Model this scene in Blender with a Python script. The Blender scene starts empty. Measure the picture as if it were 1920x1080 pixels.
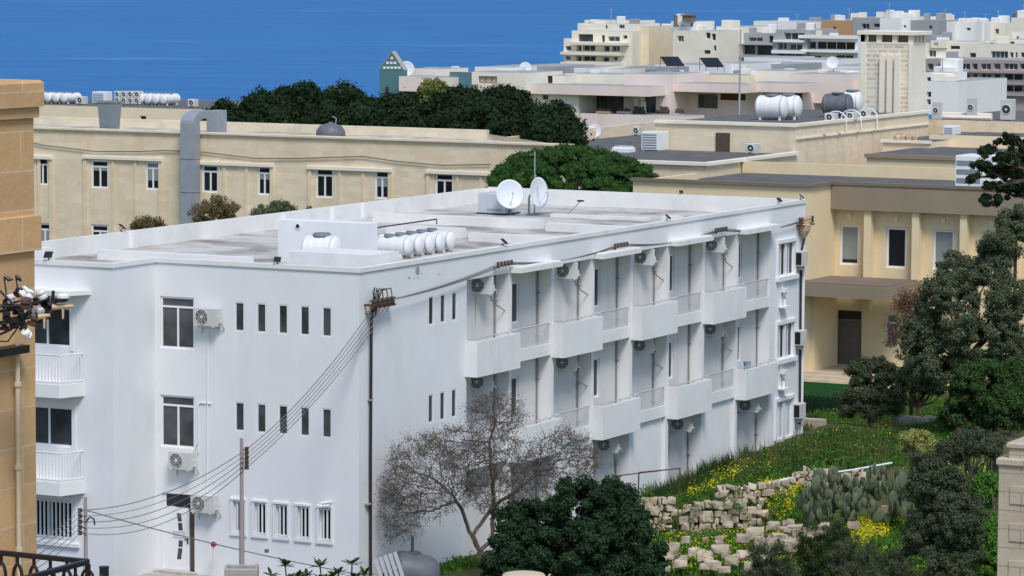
import bpy, bmesh, math, random
import numpy as np
from mathutils import Matrix, Vector
rng = np.random.default_rng(7)
random.seed(7)
SC = bpy.context.scene
COL = SC.collection
R = math.radians

# ------------------------------------------------------------ camera, sky, sun, exposure
FPX = 6501.57                      # focal length in pixels of the 1920 wide frame
PITCH, ROLL, YAW = 0.09455914, 0.00561803, -0.47310707
CPOS = np.array([53.42986, -93.8951, 19.77626])
_cp, _sp, _c, _s = math.cos(PITCH), math.sin(PITCH), math.cos(YAW), math.sin(YAW)
R0 = np.array([_c, -_s, 0.0]); FW = np.array([_s * _cp, _c * _cp, -_sp]); U0 = np.array([_s * _sp, _c * _sp, _cp])
_cr, _sr = math.cos(ROLL), math.sin(ROLL)
CR = R0 * _cr + U0 * _sr; CU = U0 * _cr - R0 * _sr
cam_d = bpy.data.cameras.new("camera"); cam = bpy.data.objects.new("camera", cam_d); COL.objects.link(cam)
cam_d.sensor_width = 36; cam_d.lens = FPX / 1920 * 36
cam_d.clip_start = 1; cam_d.clip_end = 200000
m = Matrix.Identity(4)
for i in range(3):
    m[i][0], m[i][1], m[i][2], m[i][3] = CR[i], CU[i], -FW[i], CPOS[i]
cam.matrix_world = m
SC.camera = cam

SUN_DIR = Vector((0.56, -0.60, 1.1)).normalized()      # towards the sun, behind the camera, through thin cloud
w = bpy.data.worlds.new("World"); SC.world = w; w.use_nodes = True
nt = w.node_tree; bg = nt.nodes["Background"]
sky = nt.nodes.new("ShaderNodeTexSky"); sky.sky_type = 'NISHITA'; sky.sun_disc = False
sky.sun_elevation = math.asin(SUN_DIR.z); sky.sun_rotation = math.atan2(SUN_DIR.x, SUN_DIR.y)
sky.air_density = 1.0; sky.dust_density = .6; sky.ozone_density = 2.0
nt.links.new(sky.outputs[0], bg.inputs[0]); bg.inputs[1].default_value = 0.125
sun_d = bpy.data.lights.new("sun", 'SUN'); sun_d.energy = 2.2; sun_d.angle = R(18); sun_d.color = (1, .96, .91)
sun = bpy.data.objects.new("sun", sun_d); COL.objects.link(sun)
sun.rotation_euler = SUN_DIR.to_track_quat('Z', 'Y').to_euler()
SC.view_settings.view_transform = 'Standard'; SC.view_settings.look = 'None'
SC.view_settings.exposure = 0.27; SC.view_settings.gamma = 1


def ray(x, y):
    return FW + CR * ((x - 960) / FPX) - CU * ((y - 540) / FPX)


def at(x, y, X=None, Y=None, Z=None, D=None):
    """point of the place seen at a photo pixel, on a given world plane or at a given distance"""
    d = ray(x, y)
    if X is not None: t = (X - CPOS[0]) / d[0]
    elif Y is not None: t = (Y - CPOS[1]) / d[1]
    elif Z is not None: t = (Z - CPOS[2]) / d[2]
    else: t = D
    return CPOS + d * t


# ------------------------------------------------------------ materials
MATS = {}


def _new(name, rough=.8, spec=.3):
    m = bpy.data.materials.new(name); m.use_nodes = True
    n = m.node_tree.nodes; b = n["Principled BSDF"]
    b.inputs["Roughness"].default_value = rough
    b.inputs["Specular IOR Level"].default_value = spec
    MATS[name] = m
    return m, m.node_tree, b


def _noise(t, co, scale, detail=4, rough=.6, stretch=None):
    N = t.nodes.new("ShaderNodeTexNoise"); N.inputs["Scale"].default_value = scale
    N.inputs["Detail"].default_value = detail; N.inputs["Roughness"].default_value = rough
    if stretch:
        mp = t.nodes.new("ShaderNodeMapping"); mp.inputs["Scale"].default_value = stretch
        t.links.new(co, mp.inputs[0]); co = mp.outputs[0]
    t.links.new(co, N.inputs["Vector"])
    return N.outputs["Fac"]


def _ramp(t, fac, lo, hi):
    n = t.nodes.new("ShaderNodeMapRange"); n.inputs[1].default_value = lo; n.inputs[2].default_value = hi
    t.links.new(fac, n.inputs[0]); return n.outputs[0]


def _mix(t, fac, a, b, mode='MIX'):
    n = t.nodes.new("ShaderNodeMix"); n.data_type = 'RGBA'; n.blend_type = mode
    for sock, v in ((n.inputs[0], fac), (n.inputs[6], a), (n.inputs[7], b)):
        if hasattr(v, "node"): t.links.new(v, sock)
        elif isinstance(v, (int, float)): sock.default_value = v
        else: sock.default_value = (*v, 1)
    return n.outputs[2]


def _pos(t):
    return t.nodes.new("ShaderNodeNewGeometry").outputs["Position"]


def plain(name, c, rough=.7, spec=.3, var=.12, scale=3., metal=0., stain=None, stain_amt=.5, stain_lo=.55, stain_hi=.75,
          stain_scale=1., stretch=None, bump=0., bscale=30.):
    m, t, b = _new(name, rough, spec); p = _pos(t)
    b.inputs["Metallic"].default_value = metal
    lo = tuple(v * (1 - var) for v in c); hi = tuple(min(1, v * (1 + var)) for v in c)
    col = _mix(t, _ramp(t, _noise(t, p, scale), .3, .7), lo, hi)
    if stain:
        f = _ramp(t, _noise(t, p, stain_scale, 6, .65, stretch), stain_lo, stain_hi)
        mm = t.nodes.new("ShaderNodeMath"); mm.operation = 'MULTIPLY'; mm.inputs[1].default_value = stain_amt
        t.links.new(f, mm.inputs[0]); col = _mix(t, mm.outputs[0], col, stain)
    t.links.new(col, b.inputs["Base Color"])
    if bump:
        bp = t.nodes.new("ShaderNodeBump"); bp.inputs["Strength"].default_value = bump; bp.inputs["Distance"].default_value = .02
        t.links.new(_noise(t, p, bscale), bp.inputs["Height"]); t.links.new(bp.outputs[0], b.inputs["Normal"])
    return m


def masonry(name, c1, c2, mortar, bw=.62, bh=.27, msize=.012, stain=None, stain_amt=.4, rough=.9, sc=.35, big=.10):
    m, t, b = _new(name, rough, .15); p = _pos(t)
    sx = t.nodes.new("ShaderNodeSeparateXYZ"); t.links.new(p, sx.inputs[0])
    ad = t.nodes.new("ShaderNodeMath"); t.links.new(sx.outputs[0], ad.inputs[0]); t.links.new(sx.outputs[1], ad.inputs[1])
    cb = t.nodes.new("ShaderNodeCombineXYZ"); t.links.new(ad.outputs[0], cb.inputs[0]); t.links.new(sx.outputs[2], cb.inputs[1])
    br = t.nodes.new("ShaderNodeTexBrick"); t.links.new(cb.outputs[0], br.inputs["Vector"])
    br.inputs["Scale"].default_value = 1; br.inputs["Brick Width"].default_value = bw; br.inputs["Row Height"].default_value = bh
    br.inputs["Mortar Size"].default_value = msize; br.inputs["Mortar Smooth"].default_value = .4; br.inputs["Bias"].default_value = 0
    br.inputs["Color1"].default_value = (*c1, 1); br.inputs["Color2"].default_value = (*c2, 1); br.inputs["Mortar"].default_value = (*mortar, 1)
    col = br.outputs["Color"]
    v = _ramp(t, _noise(t, p, sc, 6, .65), .3, .7)
    col = _mix(t, v, _mix(t, 1., col, (1 - big,) * 3, 'MULTIPLY'), col)
    if stain:
        f = _ramp(t, _noise(t, p, .9, 7, .7, (1, 1, .35)), .5, .72)
        mm = t.nodes.new("ShaderNodeMath"); mm.operation = 'MULTIPLY'; mm.inputs[1].default_value = stain_amt
        t.links.new(f, mm.inputs[0]); col = _mix(t, mm.outputs[0], col, stain)
    t.links.new(col, b.inputs["Base Color"])
    bp = t.nodes.new("ShaderNodeBump"); bp.inputs["Strength"].default_value = .35; bp.inputs["Distance"].default_value = .02
    t.links.new(_noise(t, p, 14, 6), bp.inputs["Height"]); t.links.new(bp.outputs[0], b.inputs["Normal"])
    return m


def foliage(name, c1, c2, c3=None, rough=.6, scale=1.2, trans=.25):
    m, t, b = _new(name, .85, .06); p = _pos(t)
    col = _mix(t, _ramp(t, _noise(t, p, scale, 3), .35, .65), c1, c2)
    if c3: col = _mix(t, _ramp(t, _noise(t, p, scale * 7, 2), .55, .7), col, c3)
    t.links.new(col, b.inputs["Base Color"])
    tr = t.nodes.new("ShaderNodeBsdfTranslucent"); t.links.new(col, tr.inputs[0])
    mx = t.nodes.new("ShaderNodeMixShader"); mx.inputs[0].default_value = trans
    t.links.new(b.outputs[0], mx.inputs[1]); t.links.new(tr.outputs[0], mx.inputs[2])
    t.links.new(mx.outputs[0], t.nodes["Material Output"].inputs[0])
    return m


plain('white_paint', (.80, .80, .80), .75, .2, .03, .8, stain=(.66, .65, .62), stain_amt=.35, stain_scale=.5, stretch=(1.3, 1.3, .22), bump=.15, bscale=25)
plain('white_worn', (.80, .785, .75), .8, .2, .05, 1.2, stain=(.50, .47, .42), stain_amt=.55, stain_scale=.8, stretch=(1, 1, .8), stain_lo=.56, stain_hi=.8)
plain('balcony_white', (.80, .795, .78), .75, .2, .04, 1.0, stain=(.55, .50, .42), stain_amt=.5, stain_scale=.9, stretch=(1.2, 1.2, .3), stain_lo=.58, stain_hi=.85)
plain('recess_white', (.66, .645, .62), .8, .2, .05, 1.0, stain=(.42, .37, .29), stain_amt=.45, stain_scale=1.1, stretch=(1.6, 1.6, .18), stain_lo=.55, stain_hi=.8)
plain('roof_screed', (.30, .275, .24), .95, .1, .25, .9, stain=(.66, .63, .59), stain_amt=.85, stain_scale=.5, stain_lo=.36, stain_hi=.56)
plain('grey_membrane', (.135, .13, .125), .85, .2, .15, .8, stain=(.2, .2, .2), stain_amt=.5, stain_scale=.4)
plain('pvc_white', (.82, .82, .82), .4, .4, .02)
plain('pvc_grey', (.55, .57, .6), .5, .4, .04)  # even light grey of rails, slats and lids
plain('ac_white', (.60, .60, .57), .5, .35, .05, 2., stain=(.5, .46, .38), stain_amt=.3, stain_scale=3.)
plain('ac_dark', (.06, .055, .05), .6, .3, .1)
plain('black_plastic', (.015, .015, .017), .5, .4, .1)
plain('black_iron', (.012, .010, .012), .45, .4, .1)
plain('rust_brown', (.12, .055, .035), .8, .2, .3, 4.)
plain('wire_grey', (.17, .17, .175), .6, .3, .1)
plain('wire_dark', (.03, .03, .032), .6, .3, .1)
plain('pole_grey', (.36, .31, .30), .8, .2, .12, 2., stain=(.2, .17, .16), stain_amt=.4, stain_scale=2.)
plain('pipe_grey', (.24, .235, .23), .7, .2, .1, 2.)
plain('galvanised', (.30, .33, .36), .5, .4, .1, 1.5)
plain('vent_grey', (.22, .26, .27), .6, .3, .1, 2.)
plain('tank_white', (.80, .80, .79), .45, .4, .03, 2., stain=(.55, .52, .46), stain_amt=.3, stain_scale=2.)
plain('tank_grey', (.13, .14, .16), .5, .4, .08, 2., stain=(.2, .2, .2), stain_amt=.4, stain_scale=2.)
plain('dish_white', (.72, .75, .78), .5, .4, .03)
plain('porcelain_brown', (.10, .06, .05), .3, .5, .2, 20.)
plain('porcelain_tan', (.52, .38, .24), .4, .5, .2, 20.)
plain('concrete', (.40, .38, .34), .9, .1, .2, 3., stain=(.2, .18, .15), stain_amt=.5, stain_scale=3.)
plain('asphalt', (.12, .12, .115), .95, .1, .2, 3.)
plain('yellow_paint', (.80, .65, .41), .8, .2, .05, .6, stain=(.62, .48, .28), stain_amt=.4, stain_scale=.5, stretch=(1, 1, .3))
plain('cream_paint', (.84, .71, .50), .8, .2, .06, .5, stain=(.58, .47, .32), stain_amt=.45, stain_scale=.5, stretch=(1, 1, .3))
plain('cream_light', (.85, .78, .65), .8, .2, .05, .4, stain=(.55, .50, .40), stain_amt=.35, stain_scale=.35, stretch=(1, 1, .3))
plain('pink_paint', (.82, .69, .61), .8, .2, .05, .4, stain=(.52, .42, .36), stain_amt=.35, stain_scale=.4, stretch=(1, 1, .3))
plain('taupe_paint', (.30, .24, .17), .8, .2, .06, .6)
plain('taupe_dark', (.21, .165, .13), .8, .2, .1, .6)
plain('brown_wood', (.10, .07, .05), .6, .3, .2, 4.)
plain('door_grey', (.15, .13, .12), .6, .3, .08)
plain('teal_paint', (.10, .21, .23), .8, .2, .08, .8)
plain('far_white', (.84, .83, .80), .8, .2, .05, .2, stain=(.55, .53, .48), stain_amt=.3, stain_scale=.2)
plain('far_grey', (.36, .37, .37), .8, .2, .06, .2)
plain('far_mauve', (.40, .33, .32), .8, .2, .06, .2)
plain('far_orange', (.52, .31, .16), .8, .2, .06, .2)
plain('far_dark', (.035, .035, .04), .5, .4, .3, .5)
plain('turf_green', (.035, .12, .035), .95, .1, .2, 6.)
plain('fence_green', (.008, .025, .012), .6, .3, .2, 3.)
plain('porch_stone', (.60, .50, .36), .85, .2, .1, 2.)
plain('red_paint', (.35, .03, .03), .5, .3, .1)
plain('solar_black', (.02, .022, .03), .25, .5, .2)
plain('blind_grey', (.27, .30, .28), .7, .2, .05, 1.)
plain('blind_blue', (.26, .33, .38), .7, .2, .05, 1.)
plain('bark', (.10, .075, .055), .95, .1, .35, 6.)
plain('bark_grey', (.11, .088, .072), .95, .1, .3, 6.)
plain('soil', (.13, .10, .06), .95, .1, .35, 1.2, stain=(.05, .09, .025), stain_amt=.9, stain_scale=.6, stain_lo=.4, stain_hi=.6, bump=.6, bscale=6)
plain('rubble', (.53, .44, .32), .95, .1, .34, 1.3, stain=(.22, .20, .17), stain_amt=.75, stain_scale=2.2, stain_lo=.47, stain_hi=.68, bump=.9, bscale=7)
plain('peeled', (.35, .36, .36), .9, .1, .1, 4.)
plain('cactus_green', (.125, .155, .085), .6, .3, .2, 2., stain=(.16, .17, .11), stain_amt=.6, stain_scale=3.)
masonry('cream_stone', (.90, .75, .54), (.80, .655, .45), (.82, .68, .48), .8, .30, .006, stain=(.66, .50, .32), stain_amt=.7, big=.14)
masonry('pale_stone', (.88, .75, .55), (.80, .67, .48), (.80, .67, .48), .8, .28, .012, stain=(.42, .38, .32), stain_amt=.4)
masonry('tower_stone', (.82, .74, .60), (.66, .50, .34), (.84, .79, .68), .75, .30, .07, sc=.6)
masonry('warm_stone', (.74, .46, .225), (.64, .40, .205), (.74, .54, .33), .62, .285, .009, stain=(.33, .25, .17), stain_amt=.65, sc=1.2, big=.2)
masonry('pier_stone', (.62, .53, .41), (.56, .47, .36), (.40, .33, .25), 1.3, .26, .012, stain=(.45, .32, .24), stain_amt=.5, sc=2.)
foliage('leaf_pine_dark', (.016, .032, .014), (.028, .050, .020), (.048, .074, .030), trans=.12, scale=.5)
foliage('leaf_pine_bright', (.035, .085, .022), (.055, .12, .030), (.075, .15, .04), trans=.2, scale=.8)
foliage('leaf_olive', (.085, .112, .058), (.125, .155, .082), (.20, .225, .135), trans=.25)
foliage('leaf_carob', (.020, .042, .020), (.032, .066, .029), (.075, .12, .055), trans=.15)
foliage('leaf_shrub', (.070, .092, .048), (.105, .125, .068), (.16, .18, .10), trans=.25)
foliage('leaf_citrus', (.035, .075, .022), (.055, .105, .032), (.09, .15, .04), trans=.2)
foliage('leaf_brown', (.14, .115, .09), (.19, .16, .125), (.26, .235, .18), trans=.15)
foliage('leaf_dry', (.20, .15, .07), (.13, .11, .05), (.28, .22, .11), trans=.2)
foliage('leaf_yellowish', (.14, .17, .04), (.19, .21, .06), (.25, .26, .09), trans=.2)
foliage('leaf_red', (.20, .10, .07), (.16, .09, .06), (.26, .15, .10), trans=.2)
foliage('leaf_frangipani', (.03, .075, .03), (.06, .10, .035), (.10, .11, .05), trans=.2)
foliage('grass_green', (.07, .16, .025), (.11, .22, .04), (.18, .24, .07), scale=.5, trans=.3)
foliage('weed_green', (.08, .20, .03), (.12, .27, .045), (.17, .30, .07), scale=.8, trans=.3)
foliage('grass_dark', (.035, .075, .022), (.06, .105, .035), (.13, .12, .06), scale=.6, trans=.25)
foliage('flower_yellow', (.68, .58, .02), (.75, .66, .04), trans=.2)
foliage('flower_pale', (.40, .40, .12), (.30, .33, .10), (.5, .48, .2), trans=.2)


def glass(name, c, rough=.08, var=.4, scale=1.2):
    m, t, b = _new(name, rough, .5); p = _pos(t)
    col = _mix(t, _ramp(t, _noise(t, p, scale, 2), .35, .65), tuple(v * (1 - var) for v in c), tuple(v * (1 + var) for v in c))
    t.links.new(col, b.inputs["Base Color"])


glass('glass', (.040, .044, .052), .1, .5, .8)
glass('glass_slit', (.060, .060, .062), .2, .55, .9)
glass('glass_black', (.010, .010, .013), .15)
glass('glass_far', (.06, .07, .08), .3, .6, .35)
glass('glass_pale', (.19, .22, .22), .25, .3)

# sea: deep blue water, wind streaks running across
m, t, b = _new('sea_water', .55, .25); p = _pos(t)
mp = t.nodes.new("ShaderNodeMapping"); mp.inputs["Rotation"].default_value = (0, 0, YAW * 1.0 + R(2)); t.links.new(p, mp.inputs[0])
st = _noise(t, mp.outputs[0], 1, 7, .62, (.0017, .0105, 1)); st2 = _noise(t, mp.outputs[0], 1, 6, .75, (.012, .030, 1)); st3 = _noise(t, mp.outputs[0], 1, 5, .6, (.0007, .0030, 1))
col = _mix(t, _ramp(t, st2, .3, .7), (.006, .112, .32), (.014, .19, .47))
col = _mix(t, _ramp(t, st3, .35, .65), _mix(t, 1., col, (.80, .88, .92), 'MULTIPLY'), col)
mm = t.nodes.new("ShaderNodeMath"); mm.operation = 'MULTIPLY'; mm.inputs[1].default_value = .75; t.links.new(_ramp(t, st, .60, .68), mm.inputs[0])
col = _mix(t, mm.outputs[0], col, (.12, .36, .60))
t.links.new(col, b.inputs["Base Color"])
bp = t.nodes.new("ShaderNodeBump"); bp.inputs["Strength"].default_value = .5; bp.inputs["Distance"].default_value = 1.
t.links.new(st2, bp.inputs["Height"]); t.links.new(bp.outputs[0], b.inputs["Normal"])


# ------------------------------------------------------------ mesh building
WORLD = {}          # world position of an object's origin


class MB:
    """collects shapes; build() links them as ONE mesh object"""
    def __init__(s, P0=None, U=None, N=None):
        s.v = []; s.f = []; s.mi = []; s.m = 0; s.sm = []; s.smooth = False
        s.frame(P0, U, N)

    def frame(s, P0=None, U=None, N=None):
        if P0 is None: s.T = None
        else: s.T = (np.array(P0, float), np.array(U, float), np.array(N, float))
        return s

    def pt(s, p):
        if s.T is None: s.v.append((float(p[0]), float(p[1]), float(p[2])))
        else:
            q = s.T[0] + s.T[1] * p[0] + s.T[2] * p[1]
            s.v.append((float(q[0]), float(q[1]), float(q[2] + p[2])))
        return len(s.v) - 1

    def face(s, idx):
        s.f.append(tuple(idx)); s.mi.append(s.m); s.sm.append(s.smooth)

    def quad(s, *ps):
        s.face([s.pt(p) for p in ps])

    def box(s, x0, x1, y0, y1, z0, z1, b=0):
        if x0 > x1: x0, x1 = x1, x0
        if y0 > y1: y0, y1 = y1, y0
        if z0 > z1: z0, z1 = z1, z0
        if b <= 0:
            i = [s.pt((x, y, z)) for z in (z0, z1) for y in (y0, y1) for x in (x0, x1)]
            for q in ((0, 2, 3, 1), (4, 5, 7, 6), (0, 1, 5, 4), (2, 6, 7, 3), (0, 4, 6, 2), (1, 3, 7, 5)):
                s.face([i[k] for k in q])
        else:       # top edges bevelled
            rings = [(0, z0), (0, z1 - b), (b, z1)]
            ii = []
            for o, z in rings:
                ii.append([s.pt(p) for p in ((x0 + o, y0 + o, z), (x1 - o, y0 + o, z), (x1 - o, y1 - o, z), (x0 + o, y1 - o, z))])
            s.face(ii[0][::-1]); s.face(ii[-1])
            for a, c in zip(ii, ii[1:]):
                for k in range(4): s.face((a[k], a[(k + 1) % 4], c[(k + 1) % 4], c[k]))
        return s

    def prism(s, poly, z0, z1):
        n = len(poly); a = [s.pt((p[0], p[1], z0)) for p in poly]; c = [s.pt((p[0], p[1], z1)) for p in poly]
        s.face(a[::-1]); s.face(c)
        for k in range(n): s.face((a[k], a[(k + 1) % n], c[(k + 1) % n], c[k]))

    def cyl(s, p0, p1, r0, r1=None, n=10, caps=True):
        r1 = r0 if r1 is None else r1
        p0 = np.array(p0, float); p1 = np.array(p1, float); d = p1 - p0; L = np.linalg.norm(d)
        if L < 1e-9: return
        d /= L
        a = np.cross(d, (0, 0, 1) if abs(d[2]) < .9 else (1, 0, 0)); a /= np.linalg.norm(a); c = np.cross(d, a)
        A = []; B = []
        for k in range(n):
            e = 2 * math.pi * k / n; o = a * math.cos(e) + c * math.sin(e)
            A.append(s.pt(p0 + o * r0)); B.append(s.pt(p1 + o * r1))
        for k in range(n): s.face((A[k], A[(k + 1) % n], B[(k + 1) % n], B[k]))
        if caps: s.face(A[::-1]); s.face(B)

    def tube(s, pts, r, n=6):
        pts = [np.array(p, float) for p in pts]; rr = r if hasattr(r, '__len__') else [r] * len(pts)
        rings = []; a = None
        for i, p in enumerate(pts):
            d = pts[min(i + 1, len(pts) - 1)] - pts[max(i - 1, 0)]; d = d / (np.linalg.norm(d) + 1e-12)
            if a is None:
                a = np.cross(d, (0, 0, 1) if abs(d[2]) < .9 else (1, 0, 0))
            a = a - d * (a @ d); a /= np.linalg.norm(a) + 1e-12; c = np.cross(d, a)
            rings.append([s.pt(p + (a * math.cos(2 * math.pi * k / n) + c * math.sin(2 * math.pi * k / n)) * rr[i]) for k in range(n)])
        for A, B in zip(rings, rings[1:]):
            for k in range(n): s.face((A[k], A[(k + 1) % n], B[(k + 1) % n], B[k]))
        s.face(rings[0][::-1]); s.face(rings[-1])

    def lathe(s, prof, c, axis=(0, 0, 1), n=20):
        """profile of (radius, height along axis)"""
        c = np.array(c, float); d = np.array(axis, float); d /= np.linalg.norm(d)
        a = np.cross(d, (0, 0, 1) if abs(d[2]) < .9 else (1, 0, 0)); a /= np.linalg.norm(a); e = np.cross(d, a)
        rings = []
        for r, h in prof:
            rings.append([s.pt(c + d * h + (a * math.cos(2 * math.pi * k / n) + e * math.sin(2 * math.pi * k / n)) * max(r, 1e-4)) for k in range(n)])
        for A, B in zip(rings, rings[1:]):
            for k in range(n): s.face((A[k], A[(k + 1) % n], B[(k + 1) % n], B[k]))
        s.face(rings[0][::-1]); s.face(rings[-1])

    def blob(s, c, rad, n=8, jit=0., seed=0):
        rr = np.random.default_rng(seed); c = np.array(c, float)
        rad = np.array(rad if hasattr(rad, '__len__') else (rad,) * 3, float)
        rows = []
        for i in range(n // 2 + 1):
            th = math.pi * i / (n // 2); row = []
            for k in range(n):
                ph = 2 * math.pi * k / n
                d = np.array((math.sin(th) * math.cos(ph), math.sin(th) * math.sin(ph), math.cos(th)))
                row.append(s.pt(c + d * rad * (1 + jit * rr.uniform(-1, 1))))
            rows.append(row)
        for A, B in zip(rows, rows[1:]):
            for k in range(n): s.face((A[k], B[k], B[(k + 1) % n], A[(k + 1) % n]))

    def facade(s, W, H, holes, depth=.12, z0=0, u0=0):
        """wall sheet in the frame's (u, z) plane at n=0 with rectangular openings that have reveals"""
        us = sorted({u0, W} | {h[0] for h in holes} | {h[1] for h in holes}); zs = sorted({z0, H} | {h[2] for h in holes} | {h[3] for h in holes})
        us = [u for u in us if u0 <= u <= W]; zs = [z for z in zs if z0 <= z <= H]
        for a, b_ in zip(us, us[1:]):
            for c, d in zip(zs, zs[1:]):
                mu, mz = (a + b_) / 2, (c + d) / 2
                if any(h[0] < mu < h[1] and h[2] < mz < h[3] for h in holes): continue
                s.quad((a, 0, c), (b_, 0, c), (b_, 0, d), (a, 0, d))
        for h in holes:
            a, b_, c, d = h[:4]; e = -depth
            s.quad((a, 0, c), (a, e, c), (a, e, d), (a, 0, d)); s.quad((b_, 0, c), (b_, 0, d), (b_, e, d), (b_, e, c))
            s.quad((a, 0, c), (b_, 0, c), (b_, e, c), (a, e, c)); s.quad((a, 0, d), (a, e, d), (b_, e, d), (b_, 0, d))

    def build(s, name, mats, parent=None, origin=None):
        if isinstance(mats, str): mats = [mats]
        o0 = np.array(WORLD[parent.name] if parent is not None else (origin if origin is not None else (0, 0, 0)), float)
        me = bpy.data.meshes.new(name)
        me.from_pydata((np.array(s.v) - o0).tolist() if s.v else [], [], s.f)
        for k in mats: me.materials.append(MATS[k])
        me.polygons.foreach_set('material_index', s.mi)
        me.polygons.foreach_set('use_smooth', s.sm)
        me.update()
        o = bpy.data.objects.new(name, me); COL.objects.link(o)
        WORLD[o.name] = o0
        if parent is not None: o.parent = parent
        else: o.location = o0
        return o


def tag(o, label=None, cat=None, group=None, kind=None):
    if label: o['label'] = label
    if cat: o['category'] = cat
    if group: o['group'] = group
    if kind: o['kind'] = kind
    return o


def thing(name, label, cat, loc, group=None):
    o = bpy.data.objects.new(name, None); COL.objects.link(o); o.location = [float(v) for v in loc]
    o.empty_display_size = .2
    WORLD[o.name] = np.array(loc, float)
    return tag(o, label, cat, group)


def dup(root, loc, rotz=0., label=None, scale=None):
    """a copy of a thing with copies of its parts and their sub-parts"""
    r = root.copy(); COL.objects.link(r); r.location = [float(v) for v in loc]; r.rotation_euler = (0, 0, rotz)
    WORLD[r.name] = np.array(loc, float)
    if scale: r.scale = (scale,) * 3
    if label: r['label'] = label
    for ch in list(root.children):
        c = ch.copy(); COL.objects.link(c); c.parent = r
        for g in list(ch.children):
            d = g.copy(); COL.objects.link(d); d.parent = c
    return r


def once(proto):
    """first use moves the prototype itself, later uses copy it"""
    used = []
    def place(loc, rotz=0., label=None, scale=None, group=None):
        if not used:
            used.append(1); proto.location = [float(v) for v in loc]; proto.rotation_euler = (0, 0, rotz)
            if scale: proto.scale = (scale,) * 3
            if label: proto['label'] = label
            r = proto
        else: r = dup(proto, loc, rotz, label, scale)
        if group: r['group'] = group
        return r
    return place


def window(parent, P0, U, N, a, b_, z0, z1, inset=.10, fw=.06, panes=2, transom=0., glassm='glass', framem='pvc_white', sill=0., name='window', bars=0, blind=0., tm=None):
    """a framed window in an opening of a facade: frame > pane, sill, grille"""
    f = MB(P0, U, N); e0, e1 = -inset, -inset + .05
    def fr(x0, x1, y0, y1): f.box(x0, x1, e0, e1, y0, y1)
    fr(a, a + fw, z0, z1); fr(b_ - fw, b_, z0, z1); fr(a + fw, b_ - fw, z0, z0 + fw); fr(a + fw, b_ - fw, z1 - fw, z1)
    zt = z1 - fw
    if transom:
        zt = z1 - transom; fr(a + fw, b_ - fw, zt, zt + fw)
    for k in range(1, panes):
        u = a + (b_ - a) * k / panes; fr(u - fw * .5, u + fw * .5, z0 + fw, zt)
    fo = f.build(name, framem, parent)
    g = MB(P0, U, N); g.quad((a + fw, e0 + .02, z0 + fw), (b_ - fw, e0 + .02, z0 + fw), (b_ - fw, e0 + .02, zt), (a + fw, e0 + .02, zt))
    g.build('pane', glassm, fo)
    if transom:
        g = MB(P0, U, N); g.quad((a + fw, e0 + .02, zt + fw), (b_ - fw, e0 + .02, zt + fw), (b_ - fw, e0 + .02, z1 - fw), (a + fw, e0 + .02, z1 - fw))
        g.build('transom_pane', tm or glassm, fo)
    if blind:
        g = MB(P0, U, N); zz = zt - (zt - z0) * blind
        g.box(a + fw, b_ - fw, e0 + .024, e0 + .034, zz, zt); g.build('blind', 'blind_grey', fo)
    if sill:
        g = MB(P0, U, N); g.box(a - .06, b_ + .06, e1, .07, z0 - .07, z0 - .003); g.build('sill', framem, fo)
    if bars:
        g = MB(P0, U, N)
        for k in range(1, bars + 1):
            u = a + (b_ - a) * k / (bars + 1); g.box(u - .022, u + .022, -.03, .01, z0 + .02, z1 - .02)
        g.box(a + .01, b_ - .01, -.024, .004, z0 + .03, z0 + .07); g.box(a + .01, b_ - .01, -.024, .004, z1 - .07, z1 - .03)
        g.build('grille', framem, fo)
    return fo

# ------------------------------------------------------------ the setting: terrain and sea
def _sstep(a, b, x):
    q = np.clip((x - a) / (b - a), 0, 1); return q * q * (3 - 2 * q)


def ground_z(X, Y):
    X = np.asarray(X, float); Y = np.asarray(Y, float)
    D = (X - CPOS[0]) * FW[0] + (Y - CPOS[1]) * FW[1]
    wild = _sstep(-.3, .6, X) * _sstep(-9, -2, Y)                                     # the overgrown plot right of the building
    wr = _sstep(7.5, 10.5, X)                                                          # step at the rubble wall, gentle slope farther right
    step = _sstep(121.4, 122.6, D) * (1 - wr) + _sstep(108, 128, D) * wr
    up = .30 + .030 * np.clip(D - 123, 0, 22)
    near = np.interp(Y, (0, 12, 20, 25, 30, 37), (.30, .0, -.15, .15, .62, .85))
    plot = -.40 + (up + .40) * step
    plot = plot + (near - plot) * _sstep(3.2, .8, X)
    plot = plot + (.09 * np.sin(X * 1.3 + Y * .7) * np.sin(Y * .9 - X * .4) + .05 * np.sin(X * 3.1) * np.sin(Y * 2.7)) * _sstep(1.0, 3, X)
    plot = plot - 1.5 * _sstep(38.2, 41.5, Y) * _sstep(4.5, .5, X) * _sstep(60, 55, Y)
    z = -.45 + (plot + .45) * wild
    z = z + 9.5 * _sstep(98, 20, D)                                                    # hill the photo is taken from
    z = z - 46.5 * _sstep(250, 800, D) - 22 * _sstep(800, 1200, D)                     # falls to the coast
    return z


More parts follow.
